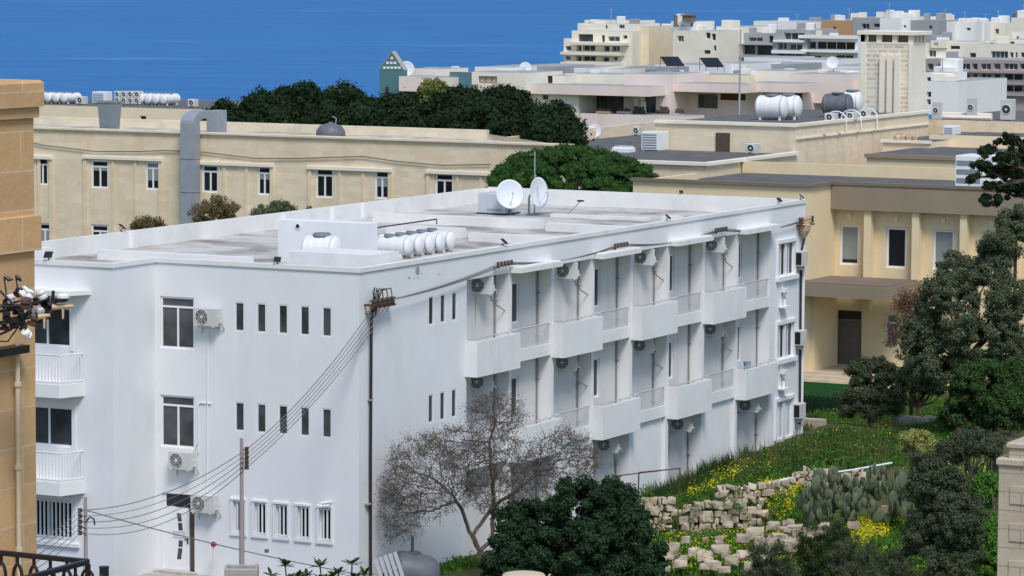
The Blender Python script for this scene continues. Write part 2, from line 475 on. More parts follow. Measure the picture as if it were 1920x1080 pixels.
def ground():
    mb = MB(); mb.smooth = True
    f2 = np.array([math.sin(YAW), math.cos(YAW)]); r2 = np.array([math.cos(YAW), -math.sin(YAW)])
    ds = np.concatenate([np.linspace(-60, 96, 20), np.linspace(98, 152, 110), np.linspace(156, 300, 20), np.geomspace(320, 60000, 26)])
    ss = np.concatenate([-np.geomspace(40000, 40, 14), np.linspace(-30, 30, 121), np.geomspace(40, 40000, 14)])
    n = len(ss)
    for d in ds:
        P = CPOS[:2] + f2 * d + r2[None, :] * ss[:, None]
        Z = ground_z(P[:, 0], P[:, 1])
        mb.v.extend(zip(P[:, 0].tolist(), P[:, 1].tolist(), Z.tolist()))
    for i in range(len(ds) - 1):
        for k in range(n - 1):
            mb.face((i * n + k, i * n + k + 1, (i + 1) * n + k + 1, (i + 1) * n + k))
    tag(mb.build('ground', 'soil'), kind='structure')


ground()
SEA_Z = -47.
mb = MB()
f2 = np.array([math.sin(YAW), math.cos(YAW)]); r2 = np.array([math.cos(YAW), -math.sin(YAW)])
for a, b_ in (((500, -30000), (500, 30000)),):
    pass
q = [(d, s_) for d, s_ in ((500, -9000), (500, 9000), (120000, 60000), (120000, -60000))]
mb.quad(*[(CPOS[0] + f2[0] * d + r2[0] * s_, CPOS[1] + f2[1] * d + r2[1] * s_, SEA_Z) for d, s_ in q])
tag(mb.build('sea', 'sea_water'), kind='structure')
mb = MB(); mb.quad((-30, -14, -.40), (-.2, -9, -.40), (-.2, -.02, -.40), (-30, -.02, -.40)); tag(mb.build('street', 'asphalt'), kind='structure')
mb = MB(); mb.box(-7.6, -.6, -1.1, -.01, -.9, -.07, .01); tag(mb.build('pavement', 'concrete'), kind='structure')

# ------------------------------------------------------------ the white building
UX, UY, UZ = (1, 0, 0), (0, 1, 0), (0, 0, 1)
NF, NR = (0, -1, 0), (1, 0, 0)         # front facade faces -Y, right facade faces +X
XL, YB, ZC, ZR = -14.67, 36.6, 9.99, 9.5
WX = -7.55                             # where the front wing steps forward
WY = -2.5
WB = thing('white_building', 'long three storey white building with staggered balconies, slit windows and a flat roof', 'building', (0, 0, 0))
BAY0, BAYW = 7.2, 3.225
BY = [BAY0 + BAYW * k for k in range(9)]
ZS3, ZS2, ZTOP = 5.97, 2.70, 9.19       # undersides of the balcony slabs, top of the openings
DP = .55                               # depth of the recessed bays

slitX = [-4.56, -3.75, -2.95, -2.15, -1.35]
front_holes = [(x, x + .36, z0, z0 + .95) for z0 in (7.91, 4.70) for x in slitX]
grillX = [-4.70, -3.91, -3.11, -2.31, -1.51]
front_holes += [(x + .08, x + .50, 1.42, 2.47) for x in grillX]
front_holes += [(-7.38, -6.09, 7.22, 8.90), (-7.38, -6.09, 4.01, 5.70), (-7.34, -6.10, -.02, 2.50)]
mb = MB()
mb.frame((0, 0, 0), UX, NF); mb.facade(0, ZC, front_holes, .16, -1.2, WX)
mb.frame((0, WY, 0), UX, NF)
wing_holes = [(-11.9, -9.17, 7.36, 8.64), (-11.9, -9.11, 4.14, 5.43), (-11.9, -9.14, 1.16, 2.42)]
mb.facade(WX, ZC, wing_holes, .16, -1.2, XL)
mb.frame((WX, 0, 0), UY, NR); mb.facade(0, ZC, [], .1, -1.2, WY)
mb.frame((XL, 0, 0), UY, NR); mb.facade(YB, ZC, [], .1, -1.2, WY)
mb.frame((0, YB, 0), UX, (0, 1, 0)); mb.facade(0, ZC, [], .1, -1.2, XL)
slitY = [4.56, 5.36, 6.16]
mb.frame((0, 0, 0), UY, NR)
mb.facade(BY[0], ZC, [(y, y + .36, z0, z0 + .95) for z0 in (7.91, 4.70) for y in slitY], .16, -1.2, 0)
end_holes = [(33.78, 35.45, z0, z1) for z0, z1 in ((7.18, 8.52), (3.85, 5.25), (.60, 2.15))]
mb.facade(YB, ZC, end_holes, .14, -1.2, BY[8])
mb.frame(); mb.m = 0
mb.box(-.3, 0, BY[0], BY[8], ZTOP, ZC)                                    # fascia over the bays
mb.quad((0, BY[0], -1.2), (-DP, BY[0], -1.2), (-DP, BY[0], ZTOP), (0, BY[0], ZTOP))
mb.quad((0, BY[8], -1.2), (-DP, BY[8], -1.2), (-DP, BY[8], ZTOP), (0, BY[8], ZTOP))
wall = mb.build('wall', 'white_paint', WB)
# recessed bays: back wall with window openings, fins
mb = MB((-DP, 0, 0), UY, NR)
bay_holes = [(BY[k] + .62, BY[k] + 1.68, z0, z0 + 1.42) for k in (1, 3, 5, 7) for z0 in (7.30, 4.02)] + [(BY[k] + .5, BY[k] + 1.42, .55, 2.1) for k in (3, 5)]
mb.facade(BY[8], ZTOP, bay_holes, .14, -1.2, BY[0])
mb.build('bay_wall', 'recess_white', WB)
for k in range(1, 8):
    mb = MB(); mb.box(-DP, 0, BY[k] - .16, BY[k] + .06, -1.2, ZTOP - .004); mb.build('fin', 'balcony_white', WB)
for h in bay_holes:
    window(WB, (-DP, 0, 0), UY, NR, *h, inset=.10, fw=.06, panes=1 if h[1] - h[0] < .5 else 2, glassm='glass_slit')
for k in (2, 4, 6):                                                                   # flush ground floor walls between the recesses
    mb = MB(); mb.box(-DP + .002, -.14, BY[k] + .062, BY[k + 1] - .162, -1.2, ZS2 + .09); mb.box(-.138, -.03, BY[k] + .062, BY[k] + .34, -1.2, ZS2 + .09); mb.build('ground_floor_wall', 'balcony_white', WB)
for pts in (((372, 850), (372, 758), (378, 755), (396, 757)), ((388, 925), (390, 620)), ((362, 848), (370, 830))):
    mb = MB(); mb.tube([at(x, y, Y=-.03) for x, y in pts], .022, 5); mb.build('conduit', 'pvc_white', WB)
# front windows
for h in front_holes[:10]: window(WB, (0, 0, 0), UX, NF, *h, inset=.06, fw=.045, panes=1, glassm='glass_slit')
for h in front_holes[10:15]:
    fo = window(WB, (0, 0, 0), UX, NF, *h, inset=.12, fw=.05, panes=1, glassm='glass_black', bars=2)
    g = MB((0, 0, 0), UX, NF); a, b_, z0, z1 = h
    g.box(a - .10, b_ + .09, 0, .06, z0 - .10, z0 - .003); g.build('sill', 'pvc_white', fo)
    g = MB((0, 0, 0), UX, NF)
    g.box(a - .10, b_ + .07, 0, .07, z1 + .003, z1 + .07); g.box(a - .10, a - .003, 0, .045, z0, z1); g.box(b_ + .003, b_ + .07, 0, .045, z0, z1)
    g.build('surround', 'white_paint', fo)
for h in front_holes[15:17]: window(WB, (0, 0, 0), UX, NF, *h, inset=.10, fw=.065, panes=2, transom=.36, glassm='glass_slit', tm='glass_slit')
for k, h in enumerate(wing_holes):
    window(WB, (0, WY, 0), UX, NF, *h, inset=.12, fw=.07, panes=3, glassm='glass' if k < 2 else 'glass_black', bars=17 if k == 2 else 0)
    g = MB((0, WY, 0), UX, NF); a, b_, z0, z1 = h
    g.box(b_ + .003, b_ + .16, 0, .03, z0 - .1, z1 + .14); g.box(a, b_ + .003, 0, .03, z1 + .003, z1 + .14)
    if k == 2: g.box(a, b_ + .3, 0, .10, z0 - .22, z0 - .10)
    g.build('window_surround', 'white_paint', WB)
for h in [(y, y + .36, z0, z0 + .95) for z0 in (7.91, 4.70) for y in slitY]: window(WB, (0, 0, 0), UY, NR, *h, inset=.06, fw=.045, panes=1, glassm='glass_slit')
for k, h in enumerate(end_holes):
    a, b_, z0, z1 = h
    fo = window(WB, (0, 0, 0), UY, NR, a, b_, z0, z1, inset=.10, fw=.06, panes=4, glassm='glass_black' if k < 2 else 'pvc_grey')
    g = MB((0, 0, 0), UY, NR); mid = (a + b_) / 2
    g.box(mid - .12, mid + .12, -.06, .01, z0, z1); g.build('mullion', 'pvc_white', fo)
    g = MB((0, 0, 0), UY, NR)
    g.box(a - .14, a - .003, 0, .07, z0, z1); g.box(b_ + .003, b_ + .14, 0, .07, z0, z1); g.box(a - .14, b_ + .14, 0, .09, z1 + .003, z1 + .15)
    g.build('surround', 'white_paint', fo)
    if k < 2:
        g = MB((0, 0, 0), UY, NR); g.box(a - .2, b_ + .2, 0, .16, z0 - .17, z0 - .003); g.build('sill', 'balcony_white', fo)
# entrance door: dark fanlight, white leaf with a curved glass inlay, dark side strip
dr = MB((0, 0, 0), UX, NF)
dr.box(-7.34, -6.86, -.14, -.06, 0, 2.5); dr.box(-6.86, -6.36, -.14, -.07, 1.95, 2.06); dr.box(-6.86, -6.34, -.13, -.0605, 0, 1.95)
do = dr.build('door', 'pvc_white', WB)
g = MB((0, 0, 0), UX, NF); g.quad((-7.2, -.055, 2.08), (-6.10, -.055, 2.08), (-6.10, -.055, 2.47), (-7.2, -.055, 2.47)); g.build('fanlight', 'glass_black', do)
g = MB((0, 0, 0), UX, NF); g.box(-6.30, -6.12, -.13, -.07, .04, 2.04); g.build('side_strip', 'brown_wood', do)
g = MB((0, 0, 0), UX, NF)
for z0, z1 in ((.35, .72), (.76, .98), (1.30, 1.55), (1.59, 1.86)):
    n = 5
    for i in range(n):
        a0 = z0 + (z1 - z0) * i / n; a1 = z0 + (z1 - z0) * (i + 1) / n
        o0, o1 = .14 * math.sin(math.pi * a0 / 2.2), .14 * math.sin(math.pi * a1 / 2.2)
        g.quad((-6.88 + o0, -.0585, a0), (-6.72 + o0, -.0585, a0), (-6.72 + o1, -.0585, a1), (-6.88 + o1, -.0585, a1))
g.build('glass_inlay', 'glass_slit', do)
g = MB((0, 0, 0), UX, NF)
for z in (1.05, 1.14, 1.23): g.box(-6.96, -6.50, -.058, -.045, z, z + .05)
g.build('steel_bars', 'pvc_grey', do)
g = MB((0, 0, 0), UX, NF); g.box(-6.40, -6.37, -.06, -.02, .88, 1.06); g.box(-6.50, -6.37, -.04, -.02, 1.02, 1.06); g.build('handle', 'black_plastic', do)
g = MB((0, 0, 0), UX, NF); g.box(-7.5, -6.0, .0, .25, -.3, -.02, .01); g.build('doorstep', 'concrete', WB)
# wing balconies, canopy
for z0 in (5.85, 2.72):
    b_ = MB(); b_.prism([(-13.5, WY), (-13.5, WY - .95), (-8.95, WY - .95), (-8.62, WY - .0)], z0, z0 + .42)
    bo = b_.build('balcony', 'balcony_white', WB)
    r_ = MB(); zt = z0 + 1.36
    def path(u):      # along the front then the slanted side
        L1 = 4.45; L2 = 1.0
        if u < L1: return (-13.4 + u, WY - .88)
        q = (u - L1) / L2; return (-8.95 + .27 * q, WY - .88 + .85 * q)
    u = 0
    while u < 5.4:
        x, y = path(u); r_.box(x - .014, x + .014, y - .014, y + .014, z0 + .42, zt); u += .125
    for zz in (z0 + .50, zt):
        r_.tube([(*path(0), zz), (*path(4.45), zz), (*path(5.45), zz)], .028, 6)
    r_.build('railing', 'pvc_white', bo)
c_ = MB(); c_.prism([(-13.5, WY), (-13.5, WY - .9), (-8.78, WY - .9), (-8.35, WY)], 9.10, 9.24); c_.build('canopy', 'white_worn', WB)
# bay balconies (staggered), slabs, canopies
for lev, (zs, solid) in enumerate(((ZS3, (0, 2, 4, 6)), (ZS2, (1, 3, 5, 7)))):
    for k in range(8):
        y0, y1 = BY[k] + (.06 if k else .0), BY[k + 1] - .16 if k < 7 else BY[8]
        if k in solid:
            ya, yb = BY[k] - .10, BY[k] + 3.06
            b_ = MB()
            b_.box(-DP + .003, .45, ya, yb, zs, zs + .16)
            b_.box(.33, .452, ya, yb, zs + .16, zs + 1.19); b_.box(0.003, .33, ya, ya + .12, zs + .16, zs + 1.19); b_.box(0.003, .33, yb - .12, yb, zs + .16, zs + 1.19)
            bo = b_.build('balcony', 'balcony_white', WB)
            r_ = MB(); r_.tube([(.06, ya + .06, zs + 1.30), (.39, ya + .06, zs + 1.30), (.39, yb - .06, zs + 1.30), (.06, yb - .06, zs + 1.30)], .02, 6)
            for yy in np.linspace(ya + .06, yb - .06, 5): r_.box(.375, .405, yy - .015, yy + .015, zs + 1.19, zs + 1.30)
            r_.build('handrail', 'pvc_grey', bo)
        else:
            b_ = MB(); b_.box(-DP + .003, -.012, y0 + .002, y1 - .002, zs + .10, zs + .26); b_.box(-.13, -.010, y0 + .002, y1 - .002, zs + .26, zs + .52)
            bo = b_.build('balcony', 'balcony_white', WB)
            r_ = MB(); yy = y0 + .06
            while yy < y1 - .05:
                r_.box(-.082, -.066, yy - .008, yy + .008, zs + .52, zs + 1.2); yy += .085
            r_.tube([(-.074, y0 + .003, zs + 1.22), (-.074, y1 - .003, zs + 1.22)], .022, 6); r_.tube([(-.074, y0 + .003, zs + .57), (-.074, y1 - .003, zs + .57)], .015, 6)
            r_.build('railing', 'pvc_grey', bo)
for k in (1, 3, 5, 7):
    b_ = MB(); b_.box(.003, .45, BY[k] - .16, BY[k] + 3.06 if k < 7 else BY[8] - .1, 9.19, 9.37); b_.box(.003, .40, BY[k] - .10, BY[k] + 3.0 if k < 7 else BY[8] - .16, 9.37, 9.40)
    b_.build('bay_canopy', 'white_worn', WB)
for k in range(8):
    y1 = BY[k + 1] - .16 if k < 7 else BY[8]
    b_ = MB(); b_.cyl((-DP + .05, y1 - .07, -1), (-DP + .05, y1 - .07, ZTOP - .01), .028, n=8)
    for zz in (.9, 3.3, 5.2, 6.7, 8.2): b_.box(-DP + .01, -DP + .11, y1 - .12, y1 - .005, zz, zz + .04)
    b_.build('downpipe', 'pipe_grey', WB)  # grey pipe, also standing in for the shadow gap at each fin
# roof
mb = MB(); mb.prism([(XL + .2, WY + .2), (WX - .2, WY + .2), (WX - .2, .2), (-.2, .2), (-.2, YB - .2), (XL + .2, YB - .2)], ZR - .3, ZR); mb.build('roof', 'roof_screed', WB)
mb = MB()
for x0, x1, y0, y1 in ((WX + .003, .0, -.05, .2), (-.2, .05, .2, YB), (WX - .2, WX + .05, WY - .05, .2), (XL, WX - .2, WY - .05, WY + .2)):
    mb.box(x0 if x1 != .0 else WX + .05, x1 if x1 != .0 else .05, y0, y1, ZC, ZC + .14)
mb.build('coping', 'white_worn', WB)
mb = MB()
mb.box(WX - .2, -.2, .02, .2, ZR - .1, ZC); mb.box(-.2, -.02, .2, YB - .2, ZR - .1, ZC); mb.box(XL + .2, WX - .2, WY + .02, WY + .2, ZR - .1, ZC); mb.box(WX - .2, WX - .02, WY + .2, .02, ZR - .1, ZC)
mb.box(XL + .02, XL + .2, WY + .2, YB - .2, ZR - .1, 10.10); mb.box(XL + .2, -.02, YB - .2, YB - .02, ZR - .1, 10.14)
mb.box(XL + .2, -13.0, WY + .2, 2.2, ZR - .1, 10.09)
mb.build('parapet', 'white_worn', WB)
for Y, x0, x1, zt in ((4.75, -13.0, -7.0, 9.8), (18.9, -9.6, -6.45, 9.86), (17.9, -5.6, -.25, 9.80), (24.4, -13.3, -5.95, 9.83), (23.6, -5.3, -.25, 9.80), (30.2, -8.4, -4.2, 9.62)):
    b_ = MB(); b_.box(x0, x1, Y, Y + .42, ZR, zt); b_.build('roof_beam', 'white_worn', WB)
b_ = MB(); b_.box(-3.2, -2.5, 29.6, 30.1, ZR, 9.78); b_.build('roof_block', 'white_worn', WB)
for yy in (9.0, 19.5, 23.2, 25.6):
    b_ = MB(); b_.box(XL + .2, XL + .34, yy, yy + .3, ZR, 10.08); b_.build('parapet_pier', 'white_paint', WB)
b_ = MB(); b_.box(-7.1, -3.6, 6.9, 7.55, ZR, 10.95, .02)
so = b_.build('stair_head', 'white_paint', WB)
b_ = MB(); b_.cyl((-6.3, 6.895, 10.75), (-6.3, 6.87, 10.75), .12, n=14); b_.cyl((-6.3, 6.872, 10.75), (-6.3, 6.86, 10.75), .085, n=14); b_.build('vent_ring', 'white_worn', so)
b_ = MB(); b_.cyl((-6.3, 6.862, 10.75), (-6.3, 6.855, 10.75), .07, n=14); b_.build('vent_hole', 'black_plastic', so)
b_ = MB(); b_.box(-3.35, -.35, 1.3, 3.2, ZR, 10.42); b_.build('tank_enclosure', 'balcony_white', WB)
b_ = MB()
q = [(783, 499), (779, 503), (779, 511), (782, 516), (786, 515), (787, 506), (786, 500)]
b_.frame(); P = [at(x, y, X=.004) for x, y in q]; b_.face([b_.pt(p) for p in P])
for x, y, r in ((767, 521, 2), (776, 522, 1.2), (784, 521, 1.4), (791, 513, 1.3), (824, 514, 1.4)):
    b_.face([b_.pt(at(x + dx * r, y + dy * r, X=.004)) for dx, dy in ((-1, -.8), (.8, -1), (1, 1), (-.7, 1))])
b_.build('peeled_plaster', 'peeled', WB)
for k, zz in enumerate((6.55, 3.25)):                                                 # overflow spouts on the end wall
    b_ = MB(); b_.box(.003, .22, 34.1, 34.45, zz, zz + .16); b_.cyl((.12, 34.27, zz), (.12, 34.27, zz - .16), .10, .05, n=8); b_.box(.003, .3, 33.9, 34.5, zz - .62, zz - .55); b_.cyl((.1, 34.3, zz - .3), (.1, 34.3, zz - .55), .06, n=6)
    b_.build('overflow_spout', 'white_worn', WB)

# ------------------------------------------------------------ things on and around the white building
def make_ac(label):
    t = thing('air_conditioner', label, 'air conditioner', (0, 0, 0))
    b = MB(); b.box(-.42, .42, -.36, -.06, 0, .58, .02); b.box(-.422, .422, -.362, -.30, .04, .05); b.build('casing', 'ac_white', t)
    b = MB(); b.cyl((-.12, -.361, .29), (-.12, -.366, .29), .235, n=20); b.build('fan_opening', 'ac_dark', t)
    b = MB()
    for r in (.06, .12, .18, .235):
        pts = [(-.12 + r * math.cos(a), -.374, .29 + r * math.sin(a)) for a in np.linspace(0, 2 * math.pi, 17)]
        b.tube(pts, .007 if r < .2 else .012, 4)
    for a in np.linspace(0, math.pi, 5)[:-1]:
        b.tube([(-.12 - .23 * math.cos(a), -.376, .29 - .23 * math.sin(a)), (-.12 + .23 * math.cos(a), -.376, .29 + .23 * math.sin(a))], .006, 4)
    b.cyl((-.12, -.37, .29), (-.12, -.382, .29), .05, n=10); b.build('fan_grille', 'ac_white', t)
    b = MB(); b.box(-.34, -.30, -.40, 0, -.04, -.003); b.box(.30, .34, -.40, 0, -.04, -.003); b.box(-.34, -.30, -.03, 0, -.28, -.04); b.box(.30, .34, -.03, 0, -.28, -.04); b.build('bracket', 'ac_white', t)
    b = MB(); b.tube([(.42, -.2, .15), (.50, -.2, .13), (.52, -.12, .0), (.52, -.03, -.1)], .025, 6); b.box(.42, .46, -.26, -.12, .08, .3); b.build('pipe', 'ac_white', t)
    return t


AC0 = make_ac('white wall mounted air conditioner beside the upper entrance side window'); put_ac = once(AC0)
GF = 'air conditioners on the front wall'
put_ac((-5.46, 0, 8.06), 0, 'white air conditioner at the right of the top floor two pane window', group=GF)
put_ac((-6.44, 0, 3.36), 0, 'white air conditioner directly under the middle floor two pane window', group=GF)
put_ac((-5.60, 0, 2.02), 0, 'white air conditioner above the entrance at the right of the dark fanlight', group=GF)
GBW = 'air conditioners in the balcony bays'
nth = ('nearest', 'second nearest', 'second farthest', 'farthest')
for i, k in enumerate((0, 2, 4, 6)):
    a = put_ac((-.42, BY[k] + 1.85, 8.58), .42, 'air conditioner under the roof edge, %s of the four top floor ones' % nth[i], group=GBW)
    b = MB(); b.tube([(-.1, BY[k] + 1.9, 8.48), (-.15, BY[k] + 2.1, 8.34), (-DP + .35, BY[k] + 2.6, 8.10), (-DP + .4, BY[k + 1] - .17, 7.9)], .022, 6)
    o = b.build('drain_pipe', 'pole_grey', WB)
    put_ac((-.42, BY[k] + 1.85, 5.33), .42, 'air conditioner shaded by the balcony slab, %s of four on the middle floor' % nth[i], group=GBW)
    b = MB(); b.tube([(-.1, BY[k] + 1.9, 5.26), (-.15, BY[k] + 2.1, 5.12), (-DP + .35, BY[k] + 2.5, 4.82), (-DP + .4, BY[k + 1] - .17, 4.62)], .022, 6)
    b.build('drain_pipe', 'pole_grey', WB)
    b = MB(); b.frame((-DP + .004, 0, 0), UY, NR)       # rust stains below the unit
    y = BY[k] + 1.62
    if k in (0, 2): b.face([b.pt(p) for p in ((y, 0, 8.44), (y + .10, 0, 8.44), (y + .09, 0, 7.9), (y + .06, 0, 7.3), (y + .03, 0, 7.9))]); b.build('rust_stain', 'recess_white' if k else 'porcelain_tan', WB)
for i, k in enumerate((3, 5, 7)):
    put_ac((-.30, BY[k] + 1.85, 2.02), .42, 'air conditioner in the ground floor bay, %s of three' % ('nearest', 'middle', 'farthest')[i], group=GBW)


def side_unit(z, label):
    t = thing('meter_box', label, 'utility box', (0, 35.35, z), 'grey boxes on the far end of the side wall')
    b = MB(); b.box(.003, .34, 35.5, 36.1, z, z + .60, .02); b.build('box', 'ac_white', t)
    b = MB(); b.box(.03, .31, 35.485, 35.499, z + .05, z + .54); b.build('grille', 'black_plastic', t)
    b = MB(); b.box(.06, .28, 35.6, 35.9, z - .16, z - .003); b.build('bracket', 'pole_grey', t)


side_unit(7.50, 'grey box with dark side on the far end wall beside the top window')
side_unit(4.28, 'grey box with dark side on the far end wall beside the middle window')
side_unit(1.30, 'grey box with dark side on the far end wall just above the weeds')


def make_flood(label):
    t = thing('floodlight', label, 'floodlight', (0, 0, 0))
    b = MB(); b.cyl((0, 0, 0), (0, 0, .10), .03, n=8); b.tube([(-.13, 0, .2), (-.13, 0, .10), (.13, 0, .10), (.13, 0, .2)], .012, 5); b.build('bracket', 'black_plastic', t)
    b = MB()
    P = [(-.17, -.20, .10), (.17, -.20, .10), (.17, .02, .28), (-.17, .02, .28)]; n = np.array((0, .05, .06))
    i = [b.pt(p) for p in P] + [b.pt(np.array(p) + n) for p in P]
    for q_ in ((3, 2, 1, 0), (4, 5, 6, 7), (0, 1, 5, 4), (1, 2, 6, 5), (2, 3, 7, 6), (3, 0, 4, 7)): b.face([i[k] for k in q_])
    b.build('housing', 'black_plastic', t)
    b = MB(); b.quad(*[np.array(p) * (.85, 1, 1) + (0, -.006, -.006) + np.array((0, -.09, .19)) * 0 for p in P]); b.build('lens', 'glass_pale', t)
    return t


put_fl = once(make_flood('small black floodlight')); GFL = 'floodlights along the roof edge'
zc = ZC + .14
put_fl((-10.0, WY + .05, zc), .3, 'black floodlight on the front edge of the projecting wing, left', .8, GFL)
put_fl((-3.0, .05, zc), .4, 'black floodlight on the front roof edge in front of the white stair head', 0.66, GFL)
put_fl((-.05, 9.9, zc), 1.6, 'black floodlight on the side roof edge right of the water tanks', 0.72, GFL)
put_fl((-.05, 23.2, zc), 1.6, 'black floodlight halfway along the side roof edge', 0.66, GFL)
put_fl((-.05, 33.9, zc), 1.2, 'upright black floodlight near the far roof corner, left of another', 0.66, GFL)
put_fl((-.05, 36.2, zc), 1.7, 'black floodlight at the far right roof corner', 0.66, GFL)
put_fl((XL + .1, 8.6, 10.1), 2.6, 'dark floodlight on the tall left parapet of the roof', 0.83, GFL)
put_fl((-5.5, YB - .1, 10.14), .6, 'small lamp on the rear roof parapet', 0.50, GFL)


def tank(label, c, L, r, axis, group, mat='tank_white', ribs=3, lidm='vent_grey', feet=True):
    """horizontal moulded water tank with domed ends, ribs, a filler lid and feet"""
    t = thing('water_tank', label, 'water tank', c, group)
    c = np.array(c, float); ax = np.array(axis, float); ax /= np.linalg.norm(ax)
    b = MB(); b.smooth = True; h = L / 2; prof = []
    for a in np.linspace(0, math.pi / 2, 6): prof.append((r * math.sin(a), -h - .0 + r * .45 * (1 - math.cos(a)) - 0))
    n = ribs * 6
    for i in range(n + 1):
        u = i / n; prof.append((r * (1 - .035 * (math.cos(u * ribs * 2 * math.pi) > .75)), -h + r * .45 + (L - .9 * r) * u))
    for a in np.linspace(math.pi / 2, 0, 6): prof.append((r * math.sin(a), h - r * .45 * (1 - math.cos(a))))
    b.lathe(prof, c + (0, 0, r + .08), ax, 20)
    b.build('body', mat, t)
    b = MB(); b.cyl(c + (0, 0, 2 * r + .06), c + (0, 0, 2 * r + .13), .24 * r / .4, n=14); b.cyl(c + (0, 0, 2 * r + .13), c + (0, 0, 2 * r + .16), .20 * r / .4, n=14); b.build('lid', lidm, t)
    if feet:
        b = MB()
        px = np.array((-ax[1], ax[0], 0))
        for s_ in (-.3, .3):
            for q_ in (-.5, .5):
                p = c + ax * L * s_ + px * r * q_; b.box(p[0] - .07, p[0] + .07, p[1] - .07, p[1] + .07, c[2], c[2] + .26 * r / .4)
        b.build('foot', mat, t)
    return t


GT = 'white water tanks on the roof of the white building'
tank('single white water tank with grey lid between the low enclosure and the stair head', (-4.5, 5.4, ZR), 1.35, .52, (1, .15, 0), GT)
for i, lab in enumerate(('nearest', 'second nearest', 'middle', 'second farthest', 'farthest')):
    tank('ribbed white water tank, %s in the row of five on the white roof' % lab, (-4.72, 10.4 + .77 * i, ZR), 1.75, .325, (1, 0, 0), GT, ribs=4)
t = thing('tank_pipework', 'thin dark pipes rising over the lids of the roof water tanks', 'pipework', (-4.5, 9, ZR))
b = MB(); b.tube([(-4.9, 8.9, ZR), (-4.9, 8.9, 10.5), (-4.9, 10.3, 10.56), (-4.6, 13.6, 10.62), (-4.6, 13.6, 10.45)], .025, 6); b.build('pipe', 'black_plastic', t)
b = MB(); b.tube([(-5.0, 7.9, ZR), (-4.7, 8.0, 10.1), (-4.9, 8.9, 10.45)], .02, 6); b.tube([(-4.9, 9.4, 10.53), (-5.4, 9.8, 10.45), (-5.4, 9.8, 10.2)], .02, 6); b.build('branch_pipe', 'black_plastic', t)
b = MB(); b.lathe([(.1, 0), (.14, .35), (.34, .62), (.33, .66)], (-5.3, 8.2, ZR), (0, 0, 1), 12); o = b.build('funnel', 'tank_white', t)


def dish(label, c, r, normal, foot, mast_to, group):
    t = thing('satellite_dish', label, 'satellite dish', c, group)
    c = np.array(c, float); n = np.array(normal, float); n /= np.linalg.norm(n)
    b = MB(); b.smooth = True; prof = [(r * q_, .16 * r * q_ * q_ * 1.6) for q_ in np.linspace(0, 1, 9)]; prof += [(r * q_ * .99, .16 * r * q_ * q_ * 1.6 - .02) for q_ in np.linspace(1, 0, 9)]
    b.lathe(prof, c, n, 28); b.build('reflector', 'dish_white', t)
    b = MB(); b.tube([c - n * .02, c - n * .25, np.array(mast_to, float)], .04, 8); b.cyl(mast_to, (mast_to[0], mast_to[1], foot), .05, n=8); b.build('mount', 'galvanised', t)
    lo = c + np.cross(n, np.cross((0, 0, 1), n)) * -r * .9
    b = MB(); e = c + n * r * 1.0; b.tube([lo, e], .015, 5); b.cyl(e - n * .02, e - n * .16, .045, n=8); b.build('feed_arm', 'dish_white', t)
    return t


GD = 'satellite dishes on the white roof'
dish('large white satellite dish facing the street beside a white box on the roof', (-10.13, 29.95, 10.34), .60, (.72, -.66, .22), ZR, (-10.3, 30.4, 10.1), GD)
dish('white satellite dish seen edge on, right of the larger one', (-9.23, 30.6, 10.42), .62, (.985, -.15, .10), ZR, (-9.6, 30.7, 10.2), GD)
t = thing('equipment_box', 'white roof cabinet behind the left edge of the large satellite dish', 'cabinet', (-11, 30.4, ZR))
b = MB(); b.box(-11.6, -10.35, 30.1, 31.3, ZR + .06, 10.36, .02); b.build('cabinet', 'pvc_grey', t)
b = MB(); b.box(-11.65, -10.3, 30.05, 31.35, ZR, ZR + .06); b.build('base', 'black_plastic', t)
b = MB()
for k in range(9): b.box(-11.2 + k * .08, -11.15 + k * .08, 30.085, 30.098, 9.66, 9.74)
b.build('louvre', 'galvanised', t)
t = thing('antenna_mast', 'thin grey antenna mast standing behind the two roof dishes', 'antenna', (-9.5, 31, ZR))
b = MB(); b.cyl((-9.5, 31, ZR), (-9.5, 31, 12.05), .025, n=6); b.build('pole', 'galvanised', t)
b = MB(); b.tube([(-9.5, 31, 11.3), (-9.0, 30.4, 10.2), (-8.8, 30.2, ZR)], .012, 4); b.tube([(-9.5, 31, 11.95), (-9.75, 31, 11.9)], .012, 4); b.build('stay', 'galvanised', t)
t = thing('lamp_arm', 'small lamp on a thin arm standing on the roof right of the dishes', 'lamp', (-7.6, 30.5, ZR))
b = MB(); b.tube([(-7.9, 30.5, ZR), (-7.5, 30.5, 9.85), (-7.2, 30.5, 10.15)], .02, 5); b.build('arm', 'galvanised', t)
b = MB(); b.box(-7.3, -7.08, 30.4, 30.6, 10.14, 10.2); b.build('lamp_head', 'black_plastic', t)

# insulators, racks and wires on the facade
def rack(label, Y, z, n=5, X=.15):
    t = thing('insulator_rack', label, 'insulator rack', (0, Y, z), 'insulator racks along the side facade')
    b = MB(); b.box(.003, .22, Y - .03, Y + .03, z - .08, z - .04); b.box(X - .02, X + .02, Y - .1, Y + 1.2, z - .05, z - .03); b.build('bracket', 'rust_brown', t)
    for k in range(n):
        b = MB(); y = Y + .05 + .25 * k
        b.lathe([(.02, -.03), (.055, -.01), (.06, .03), (.035, .05), (.06, .07), (.055, .11), (.02, .13)], (X, y, z), (0, 0, 1), 8); b.build('insulator', 'porcelain_brown', t)


